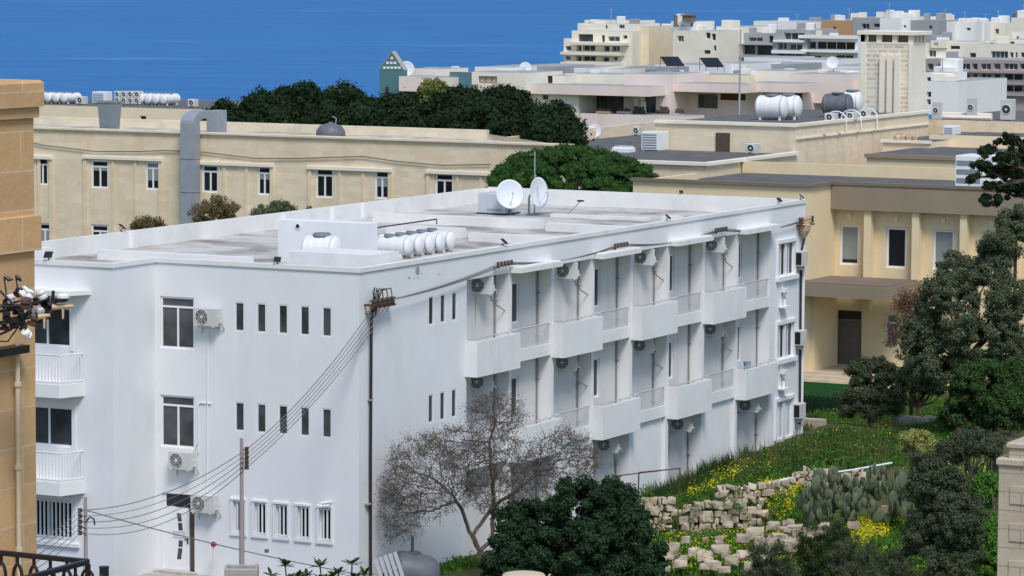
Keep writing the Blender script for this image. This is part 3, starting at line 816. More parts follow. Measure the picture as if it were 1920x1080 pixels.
rack('brown insulator rack on the side fascia, above the nearest projecting canopy', 9.1, 9.52)
rack('brown insulator rack on the side fascia, above the second canopy', 18.25, 9.50)
rack('brown insulator rack on the side fascia, above the third canopy', 27.2, 9.46)
t = thing('corner_bracket', 'dark insulator bracket with looping cables at the near corner of the white building', 'insulator bracket', (.1, .5, 9))
b = MB(); b.box(.003, .35, .3, .36, 8.92, 8.98); b.box(.003, .35, 1.6, 1.66, 8.88, 8.94); b.box(.26, .34, .2, 1.75, 8.84, 8.90); b.box(.26, .34, .2, 1.75, 9.08, 9.11); b.build('frame', 'rust_brown', t)
for k in range(5):
    b = MB(); b.lathe([(.03, -.02), (.09, 0), (.10, .07), (.05, .10), (.10, .13), (.09, .2), (.03, .22)], (.3, .42 + .29 * k, 8.92), (0, 0, 1), 8); b.build('insulator', 'porcelain_brown', t)
b = MB()
for k in range(5):
    y = .42 + .29 * k; b.tube([(.3, .5, 8.6), (.28, .46 + .1 * k, 9.25), (.25, .55 + .14 * k, 9.5 - .03 * k), (.28, y - .05, 9.40), (.3, y, 9.14)], .018, 5)
b.build('cable_loop', 'wire_dark', t)
t = thing('cable_riser', 'black cable pipe running down the near corner of the side facade', 'cable pipe', (.08, .6, 0))
b = MB(); b.tube([(.2, .62, 9.2), (.1, .60, 8.4), (.08, .60, 4), (.08, .62, .1)], .05, 8); b.build('pipe', 'wire_dark', t)
for z in (8.7, 5.9, 2.6):
    b = MB(); b.box(.003, .14, .35 if z > 8 or z < 3 else .52, .68, z, z + .05); b.build('clamp', 'pole_grey', t)
t = thing('far_corner_bracket', 'tan insulator bracket and cable pipe at the far corner of the white building', 'insulator bracket', (.1, 36, 9))
b = MB()
b.box(.003, .3, 35.6, 36.9, 9.10, 9.15); b.build('bracket', 'rust_brown', t)
for k in range(5):
    b = MB(); b.lathe([(.03, -.02), (.11, 0), (.12, .08), (.06, .12), (.12, .16), (.10, .26)], (.2, 35.65 + .28 * k, 9.2), (0, 0, 1), 8); b.build('insulator', 'porcelain_brown' if k in (0, 4) else 'porcelain_tan', t)
b = MB(); b.lathe([(.05, 0), (.22, .3), (.26, .55), (.2, .6)], (.2, 36.05, 8.6), (0, 0, 1), 10); b.build('cable_head', 'porcelain_tan', t)
b = MB(); b.tube([(.2, 36.05, 8.6), (.08, 36.0, 8.0), (.08, 36.05, 5), (.08, 36.1, 1)], .045, 6); b.build('cable_pipe', 'wire_dark', t)
b = MB(); b.cyl((.06, 36.35, .5), (.06, 36.35, 9.0), .06, n=8); b.build('downpipe', 'pvc_white', t)


def sag(p, q, d, n=14):
    p = np.array(p, float); q = np.array(q, float)
    return [p + (q - p) * u - np.array((0, 0, 4 * d * u * (1 - u))) for u in np.linspace(0, 1, n)]


ordn = ('outermost', 'second', 'middle', 'fourth', 'innermost')
for k in range(5):
    P = [(.30, .42 + .29 * k, 9.02)]
    for Y, z in ((9.15, 9.57), (18.3, 9.55), (27.25, 9.51), (35.65, 9.32)):
        P += sag(P[-1], (.15 + .0, Y + .25 * k, z), .22 if Y > 10 else .12, 10)[1:]
    b = MB(); b.tube(P, .010, 4)
    tag(b.build('facade_cable', 'wire_grey', None), '%s of the grey cables strung along the side fascia from rack to rack' % ordn[k], 'cable', 'cables along the side facade')


# street poles with their cables
def pole(label, x, ytop, side, insY, D=104):
    p = at(x, ytop, D=D); base = (p[0], p[1], -.42)
    t = thing('utility_pole', label, 'utility pole', base, 'cable poles in front of the white building')
    b = MB(); b.cyl(base, (p[0], p[1], p[2] - 1.9), .085, .08, 10); b.cyl((p[0], p[1], p[2] - 1.9), p, .062, .055, 10); b.build('pole', 'pole_grey', t)
    pts = []
    for y in insY:
        q_ = at(x, y, D=D) + CR * side * .16
        b = MB(); b.cyl(q_ - CR * side * .16, q_ + CR * side * .02, .018, n=6); b.lathe([(.03, -.07), (.07, -.06), (.07, -.02), (.04, 0), (.07, .02), (.07, .06), (.03, .07)], q_, (0, 0, 1), 8)
        b.build('insulator', 'porcelain_brown', t)
        b = MB(); b.box(q_[0] - .10, q_[0] + .10, q_[1] - .02, q_[1] + .02, q_[2] + .075, q_[2] + .095); b.build('insulator_cap', 'pvc_white', t)
        pts.append(q_)
    return pts


PB = pole('tall grey utility pole rising out of a stone trough', 453, 822, 1, (842, 850.5, 859, 867.5, 876))
PA = pole('short grey utility pole left of the entrance door', 160, 932, -1, (957, 967.5, 978, 988.5, 999))
lowl = [at(x, y, D=60) for x, y in ((-60, 1060), (-60, 1075), (-60, 1090), (-60, 1105), (-60, 1120))]
ordv = ('topmost', 'second', 'middle', 'fourth', 'lowest')
for k in range(5):
    P = sag(lowl[k], PA[k], .25, 12) + sag(PA[k], PB[k], .42 + .07 * k, 18)[1:] + sag(PB[k], (.30, .42 + .29 * k, 8.93), .35, 18)[1:]
    b = MB(); b.tube(P, .013, 4)
    tag(b.build('overhead_cable', 'wire_grey', None), '%s of the five grey cables strung over the entrance from pole to pole' % ordv[k], 'cable', 'overhead cables between the poles')
b = MB(); b.tube(sag(PA[0] + CR * .2, at(700, 1082, D=107), .12, 14), .016, 4); b.box(*(v for p in zip(at(500, 1033, D=105.4) - .05, at(500, 1033, D=105.4) + .05) for v in p))
tag(b.build('drop_cable', 'wire_grey'), 'single dark cable slanting down to the right across the front wall', 'cable')
b = MB(); b.tube([PA[2] + CR * .2 + (0, 0, .02), PA[2] + CR * .3 + (0, 0, .14), PA[2] + CR * .42 + (0, 0, .08), PA[2] + CR * .44 + (0, 0, -.1)], .028, 6)
tag(b.build('cable_loop', 'wire_dark'), 'short black cable loop on the short utility pole', 'cable')
# garden wall just below the view with the trough on it
GWD = 104.
b = MB(); b.frame(at(453, 1086, D=GWD) * (1, 1, 0), (CR[0], CR[1], 0), (-FW[0], -FW[1], 0)); b.box(-6, 5, -.35, .35, -.9, 1.22, .03)
tag(b.build('garden_wall', 'pier_stone'), 'low stone garden wall carrying the trough at the foot of the pole', 'wall')
t = thing('stone_trough', 'weathered stone trough around the foot of the tall pole', 'trough', at(453, 1086, D=GWD))
b = MB(); b.frame(at(453, 1086, D=GWD) * (1, 1, 0), (CR[0], CR[1], 0), (-FW[0], -FW[1], 0))
b.box(-.5, .5, .2, .3, 1.223, 1.58, .03); b.box(-.5, .5, -.3, -.2, 1.223, 1.62, .03); b.box(-.5, -.4, -.2, .2, 1.223, 1.60, .03); b.box(.4, .5, -.2, .2, 1.223, 1.66, .03)
b.build('trough', 'concrete', t)
b = MB(); b.frame(at(453, 1086, D=GWD) * (1, 1, 0), (CR[0], CR[1], 0), (-FW[0], -FW[1], 0)); b.box(-.4, .4, -.2, .2, 1.223, 1.5); b.build('soil', 'soil', t)
t = thing('standpipe', 'thin pink standpipe with a dark red head in front of the white wall', 'standpipe', (-5.1, -.5, -.4))
b = MB(); b.cyl((-5.12, -.5, -.4), (-5.07, -.5, 1.0), .022, n=6); b.build('pipe', 'pink_paint', t)
b = MB(); b.lathe([(.03, 0), (.085, .03), (.085, .12), (.04, .17)], (-5.07, -.5, .98), (0, 0, 1), 10); b.box(-5.0, -4.94, -.53, -.47, 1.04, 1.10); b.build('valve_head', 'red_paint', t)
t = thing('bollard', 'black round bollard on the street at the foot of the wing', 'bollard', (-7.45, -3.2, -.4))
b = MB(); b.cyl((-7.45, -3.2, -.4), (-7.45, -3.2, .52), .155, n=16); b.cyl((-7.45, -3.2, .52), (-7.45, -3.2, .56), .165, n=16); b.build('post', 'black_plastic', t)
b = MB(); b.cyl((-7.45, -3.35, .3), (-7.45, -3.37, .3), .07, n=10); b.build('emblem_disc', 'ac_dark', t)

p = at(618, 941, Y=0)
t = thing('security_camera', 'small white camera on the front wall above the rightmost barred window', 'camera', p)
b = MB(); b.cyl((p[0] + .1, -.003, p[2]), (p[0] + .1, -.15, p[2]), .02, n=6); b.build('arm', 'pvc_white', t)
b = MB(); b.tube([(p[0] + .15, -.15, p[2] + .03), (p[0] - .16, -.22, p[2] - .03)], .05, 8); b.build('camera_body', 'pvc_white', t)
# dark fallen tank and the pale crate beside it
c = at(779, 1070, D=110.); gz = .05
t = thing('old_tank', 'dark grey plastic water tank lying tilted against the side wall under the bare tree', 'water tank', (c[0], c[1], gz))
b = MB(); b.smooth = True
ax = CR * .97 + np.array((0, 0, -.22)) + FW * .2; ax /= np.linalg.norm(ax)
b.lathe([(.02, -.76), (.40, -.75), (.58, -.70), (.64, -.60), (.66, -.3), (.67, 0), (.66, .3), (.60, .52), (.48, .66), (.3, .74), (.02, .77)], c + (0, 0, -.1), ax, 24); b.build('body', 'tank_grey', t)
b = MB(); k_ = c + (0, 0, .50) - CR * .10; b.lathe([(.27, 0), (.27, .09), (.22, .12), (.2, .12)], k_, (-.1, 0, 1), 16); b.cyl(k_ + (0, 0, .1), k_ + (0, 0, .6), .05, n=8); b.build('neck', 'tank_grey', t)
p = at(700, 1048, D=109.2)
t = thing('pallet_crate', 'pale wooden pallet leaning on the corner beside the dark tank', 'pallet', (p[0], p[1], 0))
u = CR * .95 + np.array((0, 0, .35)); v_ = np.array((0, 0, -1.)) + CR * .32
b = MB()
for k in range(5):
    o = p + v_ * .02 + u * .16 * k
    i = [b.pt(o + a_ * u * .12 + c_ * v_ * .95 + d_ * FW * .03) for d_ in (0, 1) for c_ in (0, 1) for a_ in (0, 1)]
    for q_ in ((0, 2, 3, 1), (4, 5, 7, 6), (0, 1, 5, 4), (2, 6, 7, 3), (0, 4, 6, 2), (1, 3, 7, 5)): b.face([i[j] for j in q_])
b.build('slats', 'pvc_grey', t)
b = MB()
for k in range(3):
    o = p + v_ * (.1 + .35 * k) + FW * .034
    i = [b.pt(o + a_ * u * .76 + c_ * v_ * .08 + d_ * FW * .06) for d_ in (0, 1) for c_ in (0, 1) for a_ in (0, 1)]
    for q_ in ((0, 2, 3, 1), (4, 5, 7, 6), (0, 1, 5, 4), (2, 6, 7, 3), (0, 4, 6, 2), (1, 3, 7, 5)): b.face([i[j] for j in q_])
b.build('crossbars', 'concrete', t)
b = MB(); b.lathe([(.02, 0), (.12, 0), (.15, .26), (.13, .26), (.11, .03)], (.12, BY[7] + .8, ZS2 + .17), (0, 0, 1), 12)
b = MB(); b.lathe([(.11, 0), (.15, .28), (.155, .30)], (.2, BY[7] + .55, ZS2 + 1.0), (0, 0, 1), 12)
t = thing('plant_stand', 'blue and white bucket on a stand in the farthest middle floor balcony', 'bucket', (.2, BY[7] + .55, ZS2 + .16))
b = MB(); b.lathe([(.14, 0), (.13, .95), (.16, 1.0)], (.2, BY[7] + .55, ZS2 + .163), (0, 0, 1), 10); b.build('stand', 'pvc_grey', t)
b = MB(); b.lathe([(.11, 0), (.15, .26), (.155, .28)], (.2, BY[7] + .55, ZS2 + 1.166), (0, 0, 1), 12); b.build('bucket', 'blind_blue', t)

# ------------------------------------------------------------ foreground: stone house, its cables, railing, pier, cap
HX, HY = 38.95, -73.2
HB = thing('stone_house', 'warm brown limestone house at the left edge with a heavy cornice', 'house', (HX, HY, 0))
b = MB(); b.box(28, HX, -100, HY, -2, 18.75); b.build('wall', 'warm_stone', HB)
b = MB(); b.box(28, HX + .03, -100, HY + .03, 18.62, 18.70); b.box(28, HX + .06, -100, HY + .05, 18.70, 18.89, .02); b.build('cornice', 'warm_stone', HB)
b = MB(); b.box(HX + .002, HX + .035, -100, HY + .04, 17.66, 17.92, .01); b.build('string_course', 'warm_stone', HB)
p = at(33, 700, X=HX + .05)
b = MB(); b.cyl((p[0], p[1], 5), (p[0], p[1], 17.0), .018, n=8)
for z in (16.7, 16.1, 15.5): b.cyl((p[0], p[1], z), (p[0], p[1], z + .03), .028, n=8)
b.build('downpipe', 'porch_stone', HB)
p = at(0, 655, X=HX); p2 = at(30, 655, X=HX)
b = MB(); b.box(HX + .003, HX + .12, p[1] - 1, p2[1], p[2] - .035, p[2] + .02); b.build('ledge', 'black_iron', HB)
t = thing('wall_insulators', 'cluster of dark and pale insulators with black cables on the corner of the stone house', 'insulator cluster', (HX, HY, 17.3))
b = MB(); a0 = at(20, 600, D=24.2); a1 = at(120, 560, D=24.2)
b.tube([a0, a1], .012, 6); b.tube([at(40, 540, D=24.2), at(45, 630, D=24.2)], .01, 6); b.tube([at(100, 545, D=24.2), at(95, 600, D=24.2)], .012, 6); b.tube([at(-10, 585, D=24.4), at(60, 575, D=24.2)], .014, 6); b.build('steel_arm', 'black_iron', t)
rr = np.random.default_rng(3)
spots = [(12, 592), (22, 560), (30, 580), (40, 596), (48, 568), (58, 588), (66, 565), (74, 582), (84, 563), (92, 575), (42, 612), (50, 626), (26, 605), (45, 548), (14, 570), (34, 548), (62, 602), (78, 552), (8, 610), (55, 552), (70, 596), (90, 590)]
for i, (x, y) in enumerate(spots):
    q_ = at(x, y, D=24.0 + rr.uniform(-.15, .2)); b = MB(); s_ = rr.uniform(.75, 1.15)
    b.lathe([(r * s_, h * s_) for r, h in ((.012, -.035), (.034, -.03), (.036, -.012), (.018, -.004), (.018, .006), (.036, .012), (.030, .03), (.012, .035))], q_, rr.normal(0, 1, 3) * (.5, .5, .2) + (0, 0, 1), 10)
    b.build('insulator', ('black_iron', 'tank_white', 'black_iron', 'black_iron', 'porcelain_brown', 'tank_white')[i % 6], t)
q_ = at(118, 556, D=23.9); b = MB(); b.blob(q_, (.05, .05, .028), 10); b.build('insulator', 'tank_white', t)
q_ = at(114, 562, D=23.9); b = MB(); b.blob(q_, (.055, .055, .02), 10); b.build('insulator', 'black_iron', t)
for (x0, y0), (x1, y1) in (((98, 576), (138, 574)), ((72, 594), (94, 591))):
    b = MB(); b.tube([at(x0, y0, D=23.9), at(x1, y1, D=23.9)], (.022, .012), 8); b.cyl(at((x0 + x1) / 2, y0, D=23.9), at((x0 + x1) / 2, y0 + 22, D=23.9), .010, .007, 6); b.build('wooden_pin', 'porcelain_tan', t)
for x, y, x1, y1 in ((8, 522, 25, 524), (30, 520, 40, 527)):
    b = MB(); b.tube([at(x, y - 4, D=24.1), at((x + x1) / 2, y + 2, D=24.1), at(x1, y1, D=24.1)], (.012, .016, .006), 6); b.tube([at(x, y, D=24.1), at(x + 4, y + 30, D=24.1)], .006, 5); b.build('terminal', 'black_iron', t)
for i, pts in enumerate((((-30, 590), (30, 575), (80, 565)), ((-30, 605), (40, 600), (95, 588)), ((-30, 612), (20, 606), (60, 580)), ((-30, 640), (20, 618), (60, 585)), ((-30, 585), (20, 570), (50, 560)), ((-20, 640), (15, 640), (35, 612), (45, 590)), ((0, 545), (30, 575), (50, 610), (45, 630)), ((-30, 560), (10, 575), (60, 570), (90, 560)))):
    b = MB(); b.tube([at(x, y, D=24.05 - .02 * i) for x, y in pts], .006 + .003 * (i % 3 == 0), 5); b.build('cable', 'wire_dark', t)
# balcony with the iron railing
RY, RX, RZ = -75.77, 41.14, 15.96
t = thing('iron_railing', 'black wrought iron railing with ring balusters at the bottom left corner', 'railing', (RX, RY, 14.9))
b = MB(); b.box(RX - 3, RX, RY - .022, RY + .022, RZ - .018, RZ + .012, .006); b.box(RX - .022, RX + .022, RY - 3, RY - .023, RZ - .018, RZ + .012, .006)
b.build('handrail', 'black_iron', t)
b = MB(); b.box(RX - 3, RX, RY - .012, RY + .012, RZ - .92, RZ - .895); b.box(RX - .012, RX + .012, RY - 3, RY - .013, RZ - .92, RZ - .895); b.build('bottom_rail', 'black_iron', t)
def baluster(x, y, ux, uy):
    b = MB(); b.cyl((x, y, RZ - .018), (x, y, RZ - .075), .011, n=6); b.cyl((x, y, RZ - .24), (x, y, RZ - .9), .011, n=6)
    pts = [(x + ux * .034 * math.sin(a), y + uy * .034 * math.sin(a), RZ - .155 + .085 * math.cos(a)) for a in np.linspace(0, 2 * math.pi, 17)]
    b.tube(pts, .011, 6); b.build('baluster', 'black_iron', t)
for k in range(9): baluster(RX - .16 - .127 * k, RY, 1, 0)
for k in range(9): baluster(RX, RY - .14 - .127 * k, 0, 1)
b = MB(); b.tube([(RX - .01 + .055 * math.cos(a) * (1 - a / 9), RY, RZ - .12 + .075 * math.sin(a) * (1 - a / 9)) for a in np.linspace(0, 7.5, 26)], .009, 6); b.tube([(RX - .06 + .03 * math.cos(a), RY, RZ - .15 + .03 * math.sin(a)) for a in np.linspace(0, 6.28, 14)], .008, 6); b.build('scroll', 'black_iron', t)
b = MB(); b.box(RX - .013, RX + .013, RY - .013, RY + .013, RZ - .92, RZ - .019); b.build('corner_post', 'black_iron', t)
b = MB(); b.box(HX - .2, RX + .1, RY - 4, RY + .1, RZ - 1.12, RZ - .925, .02); tag(b.build('balcony_slab', 'warm_stone'), 'stone balcony floor under the black iron railing', 'balcony')
# pier at the lower right
p = at(1873, 900, D=48)
t = thing('stone_pier', 'pale limestone pier with stepped top at the lower right edge', 'pier', (p[0], p[1], 0))
x0, y0 = p[0], p[1]
b = MB(); b.box(x0, x0 + 1.6, y0, y0 + .9, -.4, 12.86); b.build('shaft', 'pier_stone', t)
b = MB(); b.box(x0 - .03, x0 + 1.7, y0 - .04, y0 + .95, 12.86, 12.95, .02); b.box(x0 + .13, x0 + 1.7, y0 + .03, y0 + .9, 12.95, 13.10); b.box(x0 + .10, x0 + 1.7, y0, y0 + .93, 13.10, 13.17, .02); b.build('cap', 'pier_stone', t)
for k, z in enumerate(np.arange(6.6, 12.8, .52)):
    b = MB(); b.box(x0 + .17, x0 + 1.65, y0 - .018, y0 - .002, z, z + .25, .004); b.build('rusticated_block', 'pier_stone', t)
p = at(982, 1074, D=40)
t = thing('finial', 'cream rounded stone cap just showing at the bottom edge of the view', 'finial', (p[0], p[1], 0))
b = MB(); b.smooth = True; b.lathe([(.2, -1.0), (.2, -.2), (.24, -.16), (.26, -.05), (.24, -.015), (.16, 0), (.02, .004)], p, (0, 0, 1), 24); b.build('cap', 'porch_stone', t)
b = MB(); b.cyl((p[0], p[1], -.4 + 0), (p[0], p[1], p[2] - 1.0), .3, n=12); b.build('column', 'porch_stone', t)
b = MB(); b.tube([at(1025, 1086, D=40), at(1032, 1076, D=40)], .012, 5); b.build('hook', 'porch_stone', t)

# ------------------------------------------------------------ buildings behind
def px_rect(Y, x0, y0, x1, y1):
    a = at(x0, y0, Y=Y); b = at(x1, y0, Y=Y); c = at((x0 + x1) / 2, y1, Y=Y); d = at((x0 + x1) / 2, y0, Y=Y)
    return a[0], b[0], c[2], d[2]


def block(name, label, cat, Y, x0, x1, yt, zb, depth, mat, holes=(), hd=.15, group=None, roof='far_grey', root=None, glassm='glass_far', framem='pvc_white', win=True, par=.0):
    """a building whose front at plane Y covers photo columns x0..x1 up to row yt; openings given as photo rectangles"""
    X0, X1, _, zt = px_rect(Y, x0, yt, x1, yt + 1)
    t = root if root is not None else thing(name, label, cat, ((X0 + X1) / 2, Y, max(zb, -60)), group)
    H = []
    for h in holes:
        a, b_, c, d = px_rect(Y, *h[:4]); H.append((max(a, X0 + .02), min(b_, X1 - .02), max(c, zb + .02), min(d, zt - .02)))
    b = MB((0, Y, 0), UX, NF); b.facade(X1, zt, H, hd, zb, X0); b.frame()
    b.quad((X1, Y, zb), (X1, Y + depth, zb), (X1, Y + depth, zt), (X1, Y, zt)); b.quad((X0, Y, zb), (X0, Y, zt), (X0, Y + depth, zt), (X0, Y + depth, zb)); b.quad((X0, Y + depth, zb), (X0, Y + depth, zt), (X1, Y + depth, zt), (X1, Y + depth, zb))
    if par: b.box(X0, X1, Y + .002, Y + .2, zt - .01, zt + par); b.box(X1 - .2, X1 - .002, Y + .2, Y + depth, zt - .01, zt + par)
    b.build('wall', mat, t)
    b = MB(); b.quad((X0, Y, zt - .004), (X1, Y, zt - .004), (X1, Y + depth, zt - .004), (X0, Y + depth, zt - .004)); b.build('roof', roof, t)
    if win:
        for i, h in enumerate(H):
            kind = holes[i][4] if len(holes[i]) > 4 else 1
            f = MB((0, Y, 0), UX, NF); a, b_, c, d = h; w_ = min(.09, (b_ - a) * .08); e = -hd
            if kind != 0:
                f.box(a, a + w_, e, e + .06, c, d); f.box(b_ - w_, b_, e, e + .06, c, d); f.box(a + w_, b_ - w_, e, e + .06, c, c + w_); f.box(a + w_, b_ - w_, e, e + .06, d - w_, d)
                for k in range(1, kind): u = a + (b_ - a) * k / kind; f.box(u - w_ / 2, u + w_ / 2, e, e + .06, c + w_, d - w_)
                fo = f.build('window', framem, t)
                g = MB((0, Y, 0), UX, NF); g.quad((a, e + .02, c), (b_, e + .02, c), (b_, e + .02, d), (a, e + .02, d)); g.build('pane', holes[i][5] if len(holes[i]) > 5 else glassm, fo)
            else:
                g = MB((0, Y, 0), UX, NF); g.quad((a, e + .02, c), (b_, e + .02, c), (b_, e + .02, d), (a, e + .02, d)); g.build('opening', holes[i][5] if len(holes[i]) > 5 else 'far_dark', t)
    return t, (X0, X1, zb, zt)


def slab(t, name, mat, Y, x0, y0, x1, y1, proj, back=.0, bev=0):
    a, b_, c, d = px_rect(Y, x0, y0, x1, y1)
    b = MB(); b.box(a, b_, Y - proj, Y + back - .003, c, d, bev); return b.build(name, mat, t)


# long cream stone building
CY = 64.6
up = [(68, 296, 90, 347), (171, 300, 203, 353), (273, 303, 299, 356), (379, 309, 409, 361), (483, 312, 508, 366), (592, 316, 625, 371), (703, 320, 729, 373), (816, 325, 850, 378), (925, 328, 952, 381)]
lowr = [(72, 418, 95, 470), (171, 421, 203, 474), (277, 424, 302, 477), (379, 430, 409, 482)]
H0 = [px_rect(CY, *h) for h in up]; H1 = [px_rect(CY, *h) for h in lowr]
CB = thing('cream_stone_building', 'long cream limestone building with white framed windows behind the white building', 'building', (-45, CY, -1))
b = MB((0, CY, 0), UX, NF); b.facade(-24.4, 10.3, H0 + H1, .22, -2, -66); b.frame()
b.quad((-24.4, CY, -2), (-34, CY + 9, -2), (-34, CY + 9, 10.3), (-24.4, CY, 10.3)); b.quad((-66, CY + 9, -2), (-66, CY + 9, 10.3), (-34, CY + 9, 10.3), (-34, CY + 9, -2)); b.quad((-66, CY, -2), (-66, CY, 10.3), (-66, CY + 9, 10.3), (-66, CY + 9, -2))
b.build('wall', 'cream_stone', CB)
b = MB(); b.box(-66, -24.3, CY - .14, CY + .25, 10.30, 10.42, .02); b.build('cornice', 'pale_stone', CB)
b = MB(); b.prism([(-66, CY + .25), (-24.8, CY + .25), (-34, CY + 9), (-66, CY + 9)], 9.95, 10.05); b.build('roof', 'roof_screed', CB)
b = MB(); b.box(-66, -33.7, CY + 8.5, CY + 8.9, 10.05, 10.52); b.build('rear_parapet', 'pale_stone', CB)
for i, h in enumerate(H0 + H1):
    window(CB, (0, CY, 0), UX, NF, *h, inset=.10, fw=.10, panes=2, transom=.42, glassm='glass_black', tm='glass_black' if i not in (2,) else 'blind_grey', blind={2: .55, 9: .7, 11: .8, 1: .15, 4: .25, 6: .4}.get(i, 0))
for x0, x1, yl in ((20, 100, 291), (157, 305, 293), (365, 514, 304), (578, 736, 313), (800, 956, 321)):
    a, b_, c, d = px_rect(CY, x0, yl, x1, yl + 6)
    b = MB(); b.box(a, b_, CY - .16, CY - .003, d - .19, d, .02); b.build('lintel', 'cream_light', CB)
    for xx in (x0, x1 - 7):
        a, b_, _, _ = px_rect(CY, xx, 300, xx + 7, 310); b = MB(); b.box(a, b_, CY - .08, CY - .003, -2, d - .193); b.build('pilaster', 'cream_stone', CB)
    for xx in (x0 + (x1 - x0) * .36, x0 + (x1 - x0) * .64):
        a, b_, _, _ = px_rect(CY, xx, 300, xx + 5, 310); b = MB(); b.box(a, b_, CY - .06, CY - .003, -2, d - .193); b.build('pilaster', 'cream_stone', CB)
q = [at(x, y, Y=CY - .1) for x, y in ((40, 262), (80, 272), (180, 284), (255, 284), (310, 282), (380, 285), (480, 297), (560, 297), (680, 293), (740, 302), (830, 310), (920, 308))]
b = MB(); b.tube(q, .03, 5); tag(b.build('facade_cable', 'wire_grey'), 'dark sagging cable strung across the cream stone facade', 'cable')
# duct climbing over the roof edge
t = thing('ventilation_duct', 'tall galvanised duct climbing the cream facade and bending onto its roof', 'duct', at(350, 420, Y=CY - .8))
a, b_, c, d = px_rect(CY - .8, 338, 232, 363, 425)
b = MB(); b.box(a, b_, CY - .8, CY - .16, -1, d)
n = 6; cx0, cz0 = CY + .25, d
ring = []
for i in range(n + 1):
    an = math.pi - i * math.pi / 2 / n
    ring.append([b.pt((xx, cx0 + rr_ * math.cos(an), cz0 + rr_ * math.sin(an) * .62)) for rr_ in (1.05, .41) for xx in (a, b_)])
for A, B in zip(ring, ring[1:]):
    for u, v_ in ((0, 1), (1, 3), (3, 2), (2, 0)): b.face((A[u], A[v_], B[v_], B[u]))
b.build('riser', 'galvanised', t)
b = MB(); X_ = b_; b.box(a, X_ - .0, CY + .26, CY + 1.2, d + .25, d + .66); b.box(X_, at(416, 230, Y=CY + 1)[0], CY + .5, CY + 1.5, 10.06, d + .68, .02); b.build('plenum', 'galvanised', t)
for zz in (9, 7.2, 5.4):
    b = MB(); b.box(a - .03, b_ + .03, CY - .83, CY - .17, zz, zz + .06); b.build('flange', 'galvanised', t)
p = at(620, 252, Y=CY + 3)
t = thing('grey_tank', 'round grey water tank on the cream stone roof', 'water tank', p)
b = MB(); b.smooth = True; b.lathe([(.72, 0), (.80, .25), (.78, .5), (.6, .74), (.3, .86), (.12, .9), (.1, .96), (.02, .97)], (p[0], p[1], 10.05), (0, 0, 1), 22); b.build('body', 'tank_grey', t)
b = MB(); b.tube([(p[0] + .3, p[1], 10.9), (p[0] + .35, p[1], 11.2), (p[0] + .1, p[1], 11.3)], .03, 5); b.build('pipe', 'galvanised', t)
t = thing('roof_vent', 'tapered grey ventilation hood on the left of the cream stone roof', 'vent', at(205, 232, Y=CY + 3))
a, b_, c, d = px_rect(CY + 3, 192, 192, 219, 232)
b = MB(); i0 = [b.pt(p) for p in ((a + .1, CY + 2.6, 10.05), (b_ - .12, CY + 2.6, 10.05), (b_ - .12, CY + 3.4, 10.05), (a + .1, CY + 3.4, 10.05))]; i1 = [b.pt(p) for p in ((a, CY + 2.5, d), (b_, CY + 2.5, d), (b_, CY + 3.5, d), (a, CY + 3.5, d))]
b.face(i0[::-1]); b.face(i1)
for k in range(4): b.face((i0[k], i0[(k + 1) % 4], i1[(k + 1) % 4], i1[k]))
b.box(a - .04, b_ + .04, CY + 2.46, CY + 3.54, d, d + .08); b.build('hood', 'vent_grey', t)
b = MB(); b.box(a - .3, b_ + .4, CY + 2.3, CY + 2.6, 10.05, 10.2); b.build('base', 'rust_brown', t)

# flat cream building behind at the left with plant on its roof
BKY = 118.
t, e = block('flat_cream_building', 'plain cream building with tanks on its flat roof at the far left before the sea', 'building', BKY, 20, 372, 200, -3, 14, 'cream_paint', [(262, 217, 274, 227), (296, 226, 312, 240)], glassm='far_dark', roof='grey_membrane')
zr = e[3]
for i, x in enumerate((88, 103, 118, 133)):
    p = at(x, 197, Y=BKY + 3); tank('rounded white water tank, %s of the four next to the stone house' % ('leftmost', 'second', 'third', 'rightmost')[i], (p[0], BKY + 3, zr), 2.0, .36, (.05, 1, 0), 'white tanks on the flat cream roof', ribs=3)
for i, x in enumerate((275, 290, 304, 318)):
    p = at(x, 193, Y=BKY + 5); tank('white water tank, %s of the four right of the air conditioners' % ('leftmost', 'second', 'third', 'rightmost')[i], (p[0], BKY + 5, zr), 2.0, .38, (.05, 1, 0), 'white tanks on the flat cream roof', ribs=3)


def chiller(name, label, cat, x0, x1, yt, Y, zb, mat='ac_white', fans=1, dep=.5, group=None, grille='ac_dark'):
    a, b_, c, d = px_rect(Y, x0, yt, x1, yt + 2)
    t = thing(name, label, cat, ((a + b_) / 2, Y, zb), group)
    b = MB(); b.box(a, b_, Y, Y + dep, zb + .06, d, .03); b.box(a + .05, a + .15, Y + .04, Y + dep - .04, zb, zb + .06); b.box(b_ - .15, b_ - .05, Y + .04, Y + dep - .04, zb, zb + .06); b.build('casing', mat, t)
    if fans:
        h = (d - zb - .06) / fans; r = min(h * .40, (b_ - a) * .36)
        for k in range(fans):
            b = MB(); zc_ = zb + .06 + h * (k + .5); xc = a + (b_ - a) * .45
            b.cyl((xc, Y - .003, zc_), (xc, Y - .02, zc_), r, n=16); o = b.build('fan', grille, t)
            b = MB(); b.tube([(xc + r * math.cos(q_), Y - .025, zc_ + r * math.sin(q_)) for q_ in np.linspace(0, 6.283, 15)], .02, 4); b.cyl((xc, Y - .02, zc_), (xc, Y - .03, zc_), r * .25, n=8); b.build('guard', 'pvc_white', o)
    else:
        b = MB()
        for k in range(6): b.box(a + .05, a + (b_ - a) * .8, Y - .012, Y - .003, zb + .12 + (d - zb - .2) * k / 6, zb + .12 + (d - zb - .2) * (k + .6) / 6)
        b.build('louvre', grille, t)
    return t


